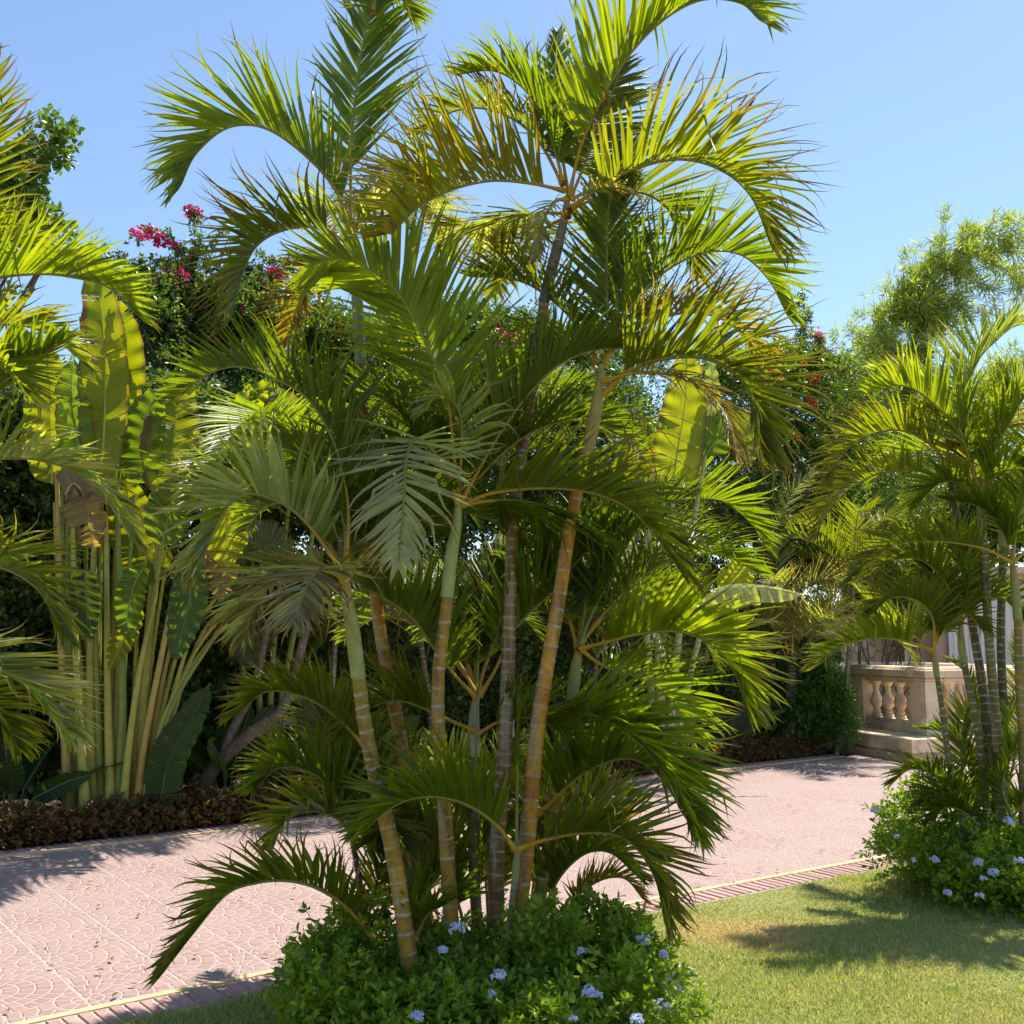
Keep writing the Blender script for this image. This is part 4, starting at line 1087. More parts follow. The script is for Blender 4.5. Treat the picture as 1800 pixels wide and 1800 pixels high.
# ------------------------------------------------------------ palm at the left edge (its cane stands just outside)
t = root('cane_palm', (-3.35, 5.15, -0.02), 'near palm at the left edge whose fronds reach into the photo from outside', 'palm')
for k, (dx, dy, hgt) in enumerate([(0, 0, 3.9), (.16, .14, 2.9), (-.2, .1, 4.6), (.1, -.15, 2.0)]):
    b0 = np.array([-3.35 + dx, 5.15 + dy, -.02])
    trunk(t, [b0, b0 + [dx * .6 , dy, hgt * .5], b0 + [dx * 1.2 , dy * 1.5, hgt]], .045, .034, green=.4)
LK = dict(W=.038, pf=.12)
for pts, dd, dz, kw in [
    ([(-200, 620), (-110, 540), (-30, 495), (60, 482), (130, 488), (195, 508), (248, 560)], 5.4, .1, dict(L=.46, n=48, vee=60, clr='Y', clr2='B', droop=.15, tips=.03, ph=(55, 26))),
    ([(-120, 520), (-70, 400), (-40, 290), (-30, 180), (-40, 80)], 5.4, -.1, dict(L=.40, n=40, vee=20, roll=80, clr='L', clr2='Y', droop=.25, tips=.3, curl=.5, ph=(60, 40))),
    ([(-160, 560), (-90, 480), (-20, 440), (40, 430), (100, 470)], 5.6, .3, dict(L=.40, n=40, vee=50, clr='L', clr2='Y', droop=.3, tips=.25, curl=.4)),
    ([(-180, 800), (-100, 740), (-20, 690), (50, 640), (110, 600)], 5.3, -.2, dict(L=.42, n=42, vee=40, clr='G', clr2='B', droop=.2, tips=.05)),
    ([(-180, 640), (-90, 590), (0, 570), (80, 585), (150, 640)], 5.5, .2, dict(L=.40, n=42, vee=35, clr='L', clr2='Y', droop=.45, tips=.2, curl=.3)),
    ([(-160, 880), (-80, 825), (20, 805), (110, 820), (180, 870), (235, 950)], 5.3, .0, dict(L=.42, n=46, vee=30, clr='B', clr2='S', droop=.5, tips=.22, curl=.4)),
    ([(-150, 1000), (-70, 985), (10, 1000), (70, 1040), (105, 1110)], 5.2, -.1, dict(L=.44, n=42, vee=35, clr='B', clr2='L', droop=.4, tips=.18, curl=.4)),
    ([(-150, 1120), (-60, 1150), (10, 1185), (70, 1225), (120, 1290)], 5.1, -.1, dict(L=.44, n=42, vee=25, clr='S', clr2='B', droop=.35, tips=.1, curl=.25)),
    ([(-150, 1220), (-70, 1225), (-10, 1250), (30, 1310)], 5.1, -.1, dict(L=.34, n=34, vee=30, clr='B', clr2='G', droop=.4, tips=.15, curl=.4)),
    ([(-180, 760), (-100, 680), (-40, 640), (10, 650), (50, 700)], 5.2, -.3, dict(L=.42, n=42, vee=40, clr='G', clr2='Y', droop=.3, tips=.12)),
]:
    pxf(t, pts, dd, dz, **{**LK, **kw})

# ------------------------------------------------------------ flowering shrubs at the feet of the palms
SG = [(0.14, 0.21, 0.02), (0.18, 0.27, 0.02), (0.25, 0.34, 0.03), (0.15, 0.23, 0.02)]
PB = [(0.60, 0.66, 0.86), (0.72, 0.75, 0.90), (0.52, 0.58, 0.82)]

def plumbago(label, c, r, n, heads, ext=(), scale=1.0, seed=3):
    t = root('flowering_shrub', (c[0], c[1], 0), label, 'shrub', 'blue flowered shrubs')
    a = Acc()
    # mounded surface: many small humps over an ellipse
    hum = [(RS.uniform(0, 6.28), RS.rand() ** .5 * .85) for _ in range(46)]
    Ps, Ds = [], []
    for an, q in hum:
        x, y = c[0] + r[0] * q * math.cos(an), c[1] + r[1] * q * math.sin(an)
        h = r[2] * math.sqrt(max(0.05, 1 - q ** 2.5)) * RS.uniform(.8, 1.15)
        P, D = blob((x, y, h * .45), (.26 * scale + .06, .26 * scale + .06, h * .55), n // 46, .45)
        Ps.append(P); Ds.append(D)
    for ex, ey, ez, er in ext:
        P, D = blob((ex, ey, ez), (er, er, er), int(n / 46 * er / .28), .2)
        Ps.append(P); Ds.append(D)
    P, D = np.concatenate(Ps), np.concatenate(Ds)
    ok = P[:, 2] > 0.02
    P, D = P[ok], D[ok]
    sprigs(a, P, D, 7, .055 * scale + .01, .046 * scale, .022 * scale, SG, oval=True, spread=.9)
    shoots = []
    for q in range(46):
        an = RS.uniform(0, 6.28); q_ = RS.uniform(.5, 1.0)
        p0 = np.array([c[0] + r[0] * q_ * math.cos(an), c[1] + r[1] * q_ * math.sin(an), r[2] * .6])
        dr = np.array([math.cos(an) * .7, math.sin(an) * .7, RS.uniform(.3, 1.3)]); l = RS.uniform(.12, .34)
        C_, _ = spline([np.array([c[0] * .7 + p0[0] * .3, c[1] * .7 + p0[1] * .3, 0.0]), p0, p0 + dr * l * .6, p0 + dr * l + np.array([0, 0, -.12 * l])], 14)
        shoots.append((C_, np.linspace(.004, .0015, 14)))
        j = RS.randint(8, 14, int(l * 60))
        sprigs(a, C_[j], rdir(len(j)) * .6 + dr, 3, .02, .04 * scale, .018 * scale, SG, oval=True, spread=.9)
    a.build('foliage', M_LEAF, t)
    b = Acc(); segs = shoots
    for an, q in hum[:40]:
        x, y = c[0] + r[0] * q * math.cos(an), c[1] + r[1] * q * math.sin(an)
        s = np.array([c[0] + .3 * r[0] * q * math.cos(an), c[1] + .3 * r[1] * q * math.sin(an), 0.0])
        C, _ = spline([s, (s + np.array([x, y, .2])) / 2 + np.array([0, 0, .1]), np.array([x, y, r[2] * .9])], 8)
        segs.append((C, np.linspace(.006, .003, 8)))
    twigs(b, segs); b.build('stems', M_RACHIS, t)
    flower_heads(t, heads, .034, PB)
    return t

hd = lambda px, py, d, s: (pt(px, py, d - .1), s * .95)
plumbago('wide green shrub with pale blue flower clusters around the foot of the middle palm clump',
         (-0.12, 5.5), (.80, .92, .35), 7800,
         [hd(802, 1636, 5.25, 1.35), hd(778, 1672, 5.2, .7), hd(875, 1716, 4.9, 1.0), hd(865, 1748, 4.9, .5), hd(1022, 1672, 5.2, .6), hd(1035, 1745, 4.85, 1.0),
          hd(1052, 1750, 4.85, .5), hd(1130, 1655, 5.5, 1.25), hd(1165, 1678, 5.4, .8), hd(1180, 1725, 5.1, 1.1), hd(1192, 1740, 5.1, .6), hd(1165, 1770, 4.95, 1.0),
          hd(505, 1705, 5.3, 1.0), hd(734, 1790, 4.6, .9), hd(1120, 1792, 4.7, .8), hd(1008, 1790, 4.7, .5), hd(1148, 1705, 5.2, .4)],
         ext=[(*pt(1040, 1625, 5.9), .14), (*pt(1090, 1650, 5.8), .14), (*pt(600, 1680, 5.6), .14), (*pt(560, 1700, 5.4), .14), (*pt(640, 1640, 5.9), .16), (*pt(1120, 1690, 5.5), .14), (*pt(560, 1760, 5.0), .2), (*pt(1120, 1760, 5.0), .2), (*pt(960, 1660, 5.4), .2)])
plumbago('rounded blue flowered shrub around the foot of the right palm clump',
         (3.9, 8.25), (1.0, .9, .52), 7600,
         [hd(1772, 1448, 7.7, 1.5), hd(1538, 1425, 8.4, 1.2), hd(1642, 1512, 7.6, 1.1), hd(1720, 1520, 7.5, 1.2), hd(1745, 1537, 7.45, 1.5), hd(1728, 1545, 7.45, .7), hd(1790, 1514, 7.5, 1.0),
          hd(1665, 1570, 7.3, .9), hd(1722, 1576, 7.3, .8), hd(1575, 1470, 8.0, .6), hd(1605, 1512, 7.8, .5)],
         ext=[(*pt(1590, 1440, 8.5), .22), (*pt(1640, 1420, 8.6), .24), (*pt(1575, 1500, 8.1), .2), (*pt(1690, 1420, 8.7), .25)], scale=1.05)

# ------------------------------------------------------------ red leaved border hedge
RG = [(0.15, 0.055, 0.04), (0.21, 0.075, 0.05), (0.10, 0.11, 0.035), (0.13, 0.15, 0.05), (0.12, 0.05, 0.035)]
FS = resample(FARL, 0.1)
def low_hedge(label, px0, px1, n, name='border_hedge'):
    E = offset(FS, 0.47)
    pxs = 900 + F * E[:, 0] / np.maximum(E[:, 1], .1)
    ok = (pxs > px0) & (pxs < px1) & (E[:, 1] > 4)
    E = E[ok]
    t = root(name, (E[0][0], E[0][1], 0), label, 'hedge', 'red leaved border hedges')
    a = Acc()
    i = RS.randint(0, len(E), n)
    u = rdir(n); u[:, 2] = np.abs(u[:, 2])
    hh = .30 + .05 * np.sin(i * .31) + .04 * np.sin(i * .83)
    P = np.c_[E[i], np.full(n, .03)] + u * np.c_[np.full(n, .27), np.full(n, .27), hh] * RS.uniform(.45, 1, (n, 1)); lo = RS.rand(n) < .25; P[:, 2] = np.where(lo, RS.uniform(.02, .12, n), P[:, 2])
    sprigs(a, P, u + np.array([0, 0, .5]), 6, .05, .06, .032, RG, oval=True, spread=.9)
    a.build('foliage', M_LEAF, t)
low_hedge('long low reddish brown hedge along the far kerb at the left', -160, 640, 5200)
low_hedge('low reddish brown hedge at the far kerb ending beside the stone plinth', 1080, 1502, 4200)
low_hedge('middle stretch of the low hedge hidden behind the palm clump', 641, 1079, 2600)

# ------------------------------------------------------------ traveller's palms and banana leaves
def blade(parent, P, Wd, clr, slits=6, rip=.02, face=0.0, tatter=0.0, name='leaf', label=None, sag=0.0):
    """long paddle leaf: midrib, two lamina halves cut by slits, ribbed across"""
    C, ln = spline(P, 61)
    T = tangents(C)
    cd = nrm(np.array([0.0, -1.0, 0.25]))         # the broad side looks roughly to the drive
    S = nrm(np.cross(T, cd)); Nn = np.cross(S, T)
    fa = math.radians(face)
    S = S * math.cos(fa) + Nn * math.sin(fa); Nn = np.cross(S, T)
    f = np.linspace(0, 1, 61)
    w = Wd * np.clip(np.sin(np.clip(f * 1.02 + .02, 0, 1) ** .62 * np.pi) ** .5, .02, 1)
    a = Acc()
    cb = np.array(CLR[clr]) if isinstance(clr, str) else np.array(clr)
    for sg in (1, -1):
        cuts = np.sort(RS.choice(np.arange(6, 57), slits, replace=False)) if slits else np.array([], int)
        edges = [0] + list(cuts) + [60]
        for k in range(len(edges) - 1):
            i0, i1 = edges[k], edges[k + 1]
            if i1 - i0 < 1: continue
            ii = np.arange(i0, i1 + 1)
            pq = max(0, RS.normal(.05, .07)); fold = RS.normal(.18, .12 + tatter * .3); shift = RS.normal(0, .02 + .05 * tatter)
            rows = []
            nc = 6
            for q in range(nc):
                e = q / (nc - 1)
                ww = w[ii] * (e if q else .0)
                ww = ww * (1 - (RS.uniform(0, .35 * tatter) if q == nc - 1 else 0))
                mid = (ii - (i0 + i1) / 2) / max(1, (i1 - i0))
                pinch = 1 - (pq + .25 * tatter) * e * e if len(edges) > 2 else 1
                base = C[(i0 + i1) // 2] * (1 - pinch) + C[ii] * pinch
                V = base + sg * S[ii] * ww[:, None] + Nn[ii] * (ww * fold + rip * np.sin(ii * .9 + sg) * e + .5 * shift)[:, None] \
                    + T[ii] * (ww * .28)[:, None] + np.array([0, 0, -1.0]) * (sag * ww * e)[:, None]
                rows.append(V)
            V = np.stack(rows, 1); m = len(ii)
            b = (np.arange(m - 1) * nc)[:, None] + np.arange(nc - 1)[None]
            Fq = np.stack([b, b + 1, b + nc + 1, b + nc], -1).reshape(-1, 4)
            ev = np.linspace(0, 1, nc)
            U = np.stack([np.tile(ev[None], (m, 1)), np.tile((ii * ln / 60 * 38)[:, None], (1, nc))], -1)
            cc = np.tile(cb * RS.uniform(.9, 1.1), (m, nc, 1))
            if tatter:
                br = (ev > 1 - .25 * RS.rand())[None, :, None]
                cc = np.where(br, BROWN * 1.4, cc)
            a.add(V.reshape(-1, 3), Fq, cc.reshape(-1, 3), U.reshape(-1, 2))
    o = a.build(name, M_BROAD, parent)
    if label: o['label'] = label
    V, Fq = tube(C, .014 * (1 - .8 * f), 6)
    mesh('midrib', V, Fq, M_RACHIS, o, np.tile(np.clip(cb * 1.5 + .05, 0, 1), (len(V), 1)))
    return o

def stalk(parent, P, r0, r1, c, name='leaf_stalk'):
    C, ln = spline(P, 34); f = np.linspace(0, 1, 34)
    V, Fq = tube(C, r0 * (1 - f) + r1 * f + .02 * np.exp(-f / .08), 9)
    cc = np.array(c) * (1 + .25 * np.exp(-f[:, None] * 5) * np.array([[.6, -.1, -.2]]))
    return mesh(name, V, Fq, M_SHAFT, parent, np.repeat(cc, 9, 0))

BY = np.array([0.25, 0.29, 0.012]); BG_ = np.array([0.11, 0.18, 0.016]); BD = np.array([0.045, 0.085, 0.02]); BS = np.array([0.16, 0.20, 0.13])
STK = (0.38, 0.38, 0.08); STO = (0.46, 0.35, 0.10); STG = (0.22, 0.28, 0.06)
TD = 10.9
t = root('travellers_palm', pt(175, 1422, TD) * np.array([1, 1, 0]), "tall clump of yellow green paddle leaves on long stalks behind the red hedge", 'palm')
for pts, r, c in [
    ([(122, 1425), (112, 1250), (106, 1050), (100, 830)], .045, STO), ([(140, 1425), (128, 1250), (120, 1050), (118, 850)], .04, STG),
    ([(150, 1425), (142, 1300), (132, 1120), (128, 900)], .045, STK), ([(165, 1425), (158, 1250), (162, 1050), (175, 800)], .05, STK),
    ([(180, 1425), (172, 1250), (168, 1050), (160, 850)], .04, STG), ([(195, 1425), (190, 1250), (188, 1080), (186, 900)], .045, STK),
    ([(205, 1425), (215, 1250), (210, 1050), (205, 850)], .05, STG), ([(190, 1425), (160, 1300), (140, 1150), (110, 950)], .04, STK)]:
    stalk(t, pp(pts, TD + RS.uniform(-.2, .3)), r, r * .5, c)
for k in range(11):
    x0 = 118 + k * 9; stalk(t, pp([(x0, 1425), (x0 - 8 + 1.5 * k, 1250), (x0 - 16 + 3.2 * k, 1050), (x0 - 22 + 5 * k, 860 + RS.uniform(-40, 40))], TD + .15 + RS.uniform(-.1, .3)), .034, .018, [STK, STG, STO][k % 3])
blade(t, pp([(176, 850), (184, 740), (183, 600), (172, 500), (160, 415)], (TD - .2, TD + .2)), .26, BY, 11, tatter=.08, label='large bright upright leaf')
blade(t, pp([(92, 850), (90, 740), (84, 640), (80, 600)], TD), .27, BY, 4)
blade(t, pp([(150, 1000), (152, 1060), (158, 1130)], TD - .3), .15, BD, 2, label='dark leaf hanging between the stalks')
blade(t, pp([(205, 860), (225, 740), (235, 640), (240, 560)], TD + .3), .24, BG_, 6, face=40)
blade(t, pp([(118, 860), (100, 760), (60, 640), (20, 560)], TD + .5), .25, BY * .8, 7, face=-20)
blade(t, pp([(128, 900), (150, 840), (170, 700), (215, 600)], TD + .5), .22, BY * .9, 7, face=10)
blade(t, pp([(200, 800), (215, 700), (222, 600), (205, 520)], TD + .1), .24, BY * .9, 9, tatter=.1)
blade(t, pp([(140, 850), (135, 760), (125, 680), (130, 620)], TD - .1), .2, BG_ * 1.3, 7, tatter=.1)
blade(t, pp([(115, 870), (130, 850), (150, 880), (165, 970)], TD - .3), .24, TAN * .8, 8, tatter=.6, label='dry tan leaf hanging down')
blade(t, pp([(240, 1060), (228, 1100), (205, 1150), (190, 1180)], TD - .2), .13, BY * .8, 3)
t = root('travellers_palm', pt(240, 1415, TD + .1) * np.array([1, 1, 0]), 'smaller fan of tan stalks and paddle leaves splaying right beside the tall leafy clump', 'palm')
for pts, r, c in [
    ([(234, 1420), (240, 1300), (262, 1100), (285, 900)], .045, STO), ([(240, 1420), (255, 1300), (290, 1120), (318, 970)], .042, STO),
    ([(250, 1420), (268, 1300), (310, 1150), (350, 1000)], .04, STG), ([(255, 1420), (285, 1280), (340, 1150), (405, 1065)], .035, STK),
    ([(250, 1420), (290, 1260), (345, 1160), (400, 1095)], .035, STK), ([(245, 1420), (250, 1250), (270, 1060), (300, 860)], .042, STK),
    ([(258, 1420), (300, 1250), (370, 1130), (430, 1040)], .03, STG), ([(215, 1425), (228, 1300), (245, 1180), (272, 1050)], .04, STK)]:
    stalk(t, pp(pts, TD + RS.uniform(-.2, .4)), r, r * .5, c)
for k in range(8):
    x0 = 232 + k * 4; stalk(t, pp([(x0, 1422), (x0 + 2 + 5 * k, 1280), (x0 + 8 + 12 * k, 1120), (x0 + 14 + 19 * k, 960 + 14 * k)], TD + .2 + RS.uniform(-.1, .3)), .03, .016, [STK, STO, STK][k % 3])
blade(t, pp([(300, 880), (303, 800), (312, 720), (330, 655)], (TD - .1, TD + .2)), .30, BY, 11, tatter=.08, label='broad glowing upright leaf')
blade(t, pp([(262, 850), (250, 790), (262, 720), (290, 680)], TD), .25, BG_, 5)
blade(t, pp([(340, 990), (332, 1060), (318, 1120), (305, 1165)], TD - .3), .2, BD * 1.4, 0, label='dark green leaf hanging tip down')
blade(t, pp([(455, 850), (425, 868), (402, 910), (395, 1000)], TD - .6), .27, BY * 1.1, 7, label='curled yellow leaf with deep slits')
blade(t, pp([(285, 960), (300, 900), (330, 870), (380, 880)], TD - .1), .25, BG_, 6)
blade(t, pp([(340, 980), (370, 960), (390, 1000), (385, 1060)], TD - .4), .2, TAN * .7, 8, tatter=.6, label='dry leaf')
blade(t, pp([(250, 1000), (235, 1030), (225, 1080), (230, 1130)], TD - .3), .15, BG_, 4)
blade(t, pp([(300, 1000), (260, 980), (230, 900), (220, 830)], TD + .2), .27, BY * .8, 6)
blade(t, pp([(280, 1420), (300, 1330), (340, 1260), (370, 1200)], TD - .0), .2, BD, 3)

t = root('banana_plant', pt(460, 1390, 12.6) * np.array([1, 1, 0]), 'greyish blue paddle leaves behind the middle clump, left of its tall canes', 'plant')
for pts in ([(460, 1400), (455, 1200), (440, 950), (430, 780)], [(470, 1400), (480, 1150), (500, 950), (520, 800)], [(465, 1400), (430, 1200), (405, 1000), (400, 800)], [(480, 1400), (500, 1200), (540, 1000), (560, 850)]):
    stalk(t, pp(pts, 12.6), .045, .025, STG)
blade(t, pp([(400, 830), (415, 760), (445, 700), (490, 662)], 12.5), .2, BY * 1.2, 6, label='bright yellow leaf tip')
blade(t, pp([(520, 860), (515, 780), (500, 720), (480, 680)], 12.4), .32, BS, 12, tatter=.2)
blade(t, pp([(560, 900), (575, 820), (570, 740), (545, 690)], 12.6), .3, BS * .8, 10, tatter=.2)
blade(t, pp([(460, 900), (440, 840), (410, 800), (370, 790)], 12.7), .3, BS * .7, 8, tatter=.1)
blade(t, pp([(440, 1000), (420, 1040), (430, 1120), (450, 1180)], 12.2), .3, BS * .7, 9, tatter=.3)
blade(t, pp([(500, 1000), (470, 960), (430, 960), (400, 1000)], 12.1), .3, BS, 9, tatter=.3)
blade(t, pp([(600, 980), (620, 900), (625, 800), (600, 740)], 13), .3, BD * 1.2, 9)

t = root('banana_plant', pt(1170, 1330, 14.8) * np.array([1, 1, 0]), 'banana like plant right of the middle clump with one huge glowing upright leaf', 'plant')
for pts in ([(1160, 1340), (1165, 1150), (1175, 980), (1185, 850)], [(1175, 1340), (1190, 1150), (1215, 950), (1240, 800)], [(1150, 1340), (1140, 1150), (1120, 1000), (1105, 900)], [(1180, 1340), (1210, 1200), (1235, 1100), (1250, 1050)],
            [(1165, 1340), (1155, 1100), (1140, 950), (1130, 850)]):
    stalk(t, pp(pts, 14.8), .06, .03, (0.42, 0.44, 0.2))
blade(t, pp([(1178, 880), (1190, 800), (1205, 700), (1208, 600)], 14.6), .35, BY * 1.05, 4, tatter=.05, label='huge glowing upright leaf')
blade(t, pp([(1240, 800), (1248, 740), (1252, 690), (1250, 625)], 14.9), .2, BS * 1.1, 3, face=50)
blade(t, pp([(1235, 1060), (1275, 1035), (1340, 1032), (1412, 1045)], 14.2), .14, (0.36, 0.42, 0.26), 14, sag=.9, label='pale leaf bent level')
blade(t, pp([(1265, 1040), (1290, 1020), (1312, 1000), (1325, 982)], 14.6), .22, BY * 1.3, 1, label='small bright leaf')
blade(t, pp([(1110, 930), (1090, 960), (1085, 1020), (1100, 1080)], 14.2), .28, (0.42, 0.44, 0.36), 8, tatter=.3, label='whitish weathered leaf')
blade(t, pp([(1240, 800), (1270, 760), (1300, 760), (1320, 820)], 14.7), .3, BG_, 12, tatter=.3)
blade(t, pp([(1160, 900), (1130, 860), (1110, 800), (1105, 740)], 15), .3, BY * .7, 8)

# palms of the second row
def backpalm(label, base, head, d, n, ln, L, clr, clr2, rt=.05, tips=.15, fr=(), az0=0, trunk_kw=None, curl=.3, cat='palm', el=(30, 75)):
    b = pt(*base, d) * np.array([1, 1, 0]); h = pt(*head, d)
    t = root('garden_palm', b, label, cat)
    trunk(t, [b, (b + h) / 2 + np.array([.05, 0, 0]), h], rt, rt * .75, **(trunk_kw or dict(peel=.6, ca=(0.16, 0.12, 0.07), cb=(0.1, 0.08, 0.05))))
    for i in range(n):
        auto_frond(t, h, az0 + i * 137.5 + RS.uniform(-12, 12), el[0] + (el[1] - el[0]) * i / n, ln * RS.uniform(.8, 1.1), 2.0, L=L, n=36, vee=38, clr=clr, clr2=clr2, tips=tips, curl=curl, W=.034, rr=.012, pet=PET_G, pf=.15, seg=5)
    for pts, dd, dz, kw in fr: pxf(t, pts, dd, dz, **kw)
    return t
bk = dict(L=.55, n=42, vee=58, tips=.04, W=.045)
backpalm('palm behind the clump at right whose sunlit green frond arches beside the big banana leaf', (1090, 1330), (1090, 960), 15.8, 4, 2.0, .65, 'G', 'D',
         fr=[([(1090, 950), (1130, 888), (1200, 878), (1265, 880), (1315, 915), (1345, 960)], 15.5, -.4, dict(L=.9, n=40, vee=62, clr='B', clr2='G', droop=.15, tips=.03, W=.06)),
             ([(1090, 950), (1110, 860), (1150, 790), (1220, 750)], 15.8, .2, dict(L=.85, n=40, vee=50, clr='B', clr2='G', tips=.03, W=.06))])
backpalm('grey ragged palm with a thick pale trunk beside the leafy shrub left of the plinth', (1378, 1300), (1392, 1150), 17.7, 8, 2.1, .66, 'S', 'L', rt=.12, tips=.35, curl=.5,
         fr=[([(1392, 1150), (1400, 1060), (1440, 1020), (1500, 1030), (1560, 1080)], 17.4, -.4, dict(L=.6, n=44, vee=45, clr='S', clr2='W', tips=.3, curl=.4)),
             ([(1385, 1150), (1370, 1050), (1365, 950), (1390, 870), (1430, 830)], 17.6, .2, dict(L=.6, n=44, vee=35, face=True, clr='S', clr2='L', tips=.2)),
             ([(1385, 1160), (1350, 1090), (1310, 1060), (1260, 1080)], 17.4, -.3, dict(L=.5, n=40, vee=45, clr='S', clr2='L', tips=.3)),
             ([(1395, 1160), (1440, 1100), (1490, 1000), (1530, 960)], 17.8, .2, dict(L=.6, n=40, vee=45, clr='L', clr2='S', tips=.2))])
t = backpalm('dark green palm just behind the left tall cane of the clump', (560, 1400), (600, 900), 12.9, 12, 2.0, .65, 'D', 'G', tips=.05)
for pts, d0, dz in [([(598, 900), (560, 800), (500, 740), (430, 740), (385, 800)], 12.8, -3.4), ([(598, 900), (540, 820), (460, 790), (380, 810), (330, 880)], 12.8, -3.0)]:  # added fronds, arched forward over the driveway so their shadow falls on it
    pxf(t, pts, d0, dz, L=.75, n=44, vee=25, clr='G', clr2='B', droop=.4, tips=.05, W=.06)
backpalm('dark green palm hidden behind the centre of the clump', (900, 1360), (880, 820), 14.4, 13, 2.3, .7, 'D', 'G', tips=.08, az0=40)
backpalm('low palm behind the clump whose fronds show between the canes', (760, 1370), (740, 1130), 13.4, 12, 1.9, .6, 'D', 'G', tips=.08, az0=80)
backpalm('low palm behind the right side of the clump above the driveway edge', (1010, 1350), (1050, 1150), 15.1, 12, 2.1, .7, 'G', 'D', tips=.1, az0=20)
backpalm('palm with dull olive fronds in the gap left of the right clump', (1470, 1330), (1500, 1020), 17.8, 10, 2.0, .6, 'G', 'L', tips=.15, az0=10)

# ------------------------------------------------------------ background shrubs and trees
HG = [(0.055, 0.095, 0.02), (0.085, 0.135, 0.03), (0.13, 0.18, 0.06), (0.065, 0.11, 0.026)]
HG2 = [(0.075, 0.12, 0.022), (0.11, 0.17, 0.035), (0.16, 0.22, 0.06), (0.065, 0.11, 0.02)]
MAG = [(0.62, 0.02, 0.14), (0.75, 0.05, 0.22), (0.5, 0.015, 0.10)]
ORR = [(0.75, 0.10, 0.02), (0.7, 0.05, 0.02), (0.8, 0.16, 0.03)]

def bush(name, label, cat, base, blobs, n, cols, ll=.075, lw=.04, nl=7, flowers=(), fcol=MAG, arms=(), oval=False, stems=8, inner=.35, group=None, fs=.2, trunkr=.05):
    """blobs: (point, radius); arms: lists of points along which leafy whips grow"""
    t = root(name, base, label, cat, group)
    a = Acc()
    w = np.array([b[1] ** 2 for b in blobs]); w = w / w.sum()
    for (c, r), k in zip(blobs, (w * n).astype(int)):
        P, D = blob(c, (r, r, r * .9), max(k, 6), inner)
        ok = P[:, 2] > .03
        sprigs(a, P[ok], D[ok], nl, .14, ll, lw, cols, oval, .9)
    b = Acc(); segs = []
    for arm in arms:
        C, ln = spline(arm, 40)
        segs.append((C, np.linspace(.012, .003, 40)))
        m = int(ln * 55)
        i = RS.randint(4, 40, m)
        P = C[i] + RS.normal(0, .035, (m, 3))
        sprigs(a, P, RS.normal(0, 1, (m, 3)) + tangents(C)[i] * .8, 4, .05, ll, lw, cols, oval, .9)
    a.build('foliage', M_LEAF, t)
    for i in range(stems):
        c, r = blobs[RS.randint(len(blobs))]
        s = np.array([base[0] + RS.uniform(-.5, .5), base[1] + RS.uniform(-.2, .2), -.02]); c = np.array(c)
        C, _ = spline([s, s * .5 + c * .5 + RS.normal(0, .25, 3), c], 14)
        segs.append((C, np.linspace(trunkr * RS.uniform(.5, 1), .012, 14)))
    for C, rr in segs:
        V, Fq = tube(np.asarray(C), rr, 7); b.add(V, Fq)
    b.build('branches', M_BARK, t)
    for p, s in flowers:
        f = Acc(); m = int(26 * s)
        P = np.array(p) + np.clip(RS.normal(0, 1, (m, 3)), -1.4, 1.4) * fs * s * .36 * np.array([1.2, 1, .8])
        sprigs(f, P, rdir(m), 3, .01, .05, .045, fcol, False, 1.0)
        f.build('flower_cluster', M_PETAL, t)
    return t

def B(px, py, off, r): return (pt(px, py, yfar(px, off)), r)
def FL(px, py, off, s): return (pt(px, py, yfar(px, off)), s)
def arm(pts, off): return [pt(x, y, yfar(x, off)) for x, y in pts]

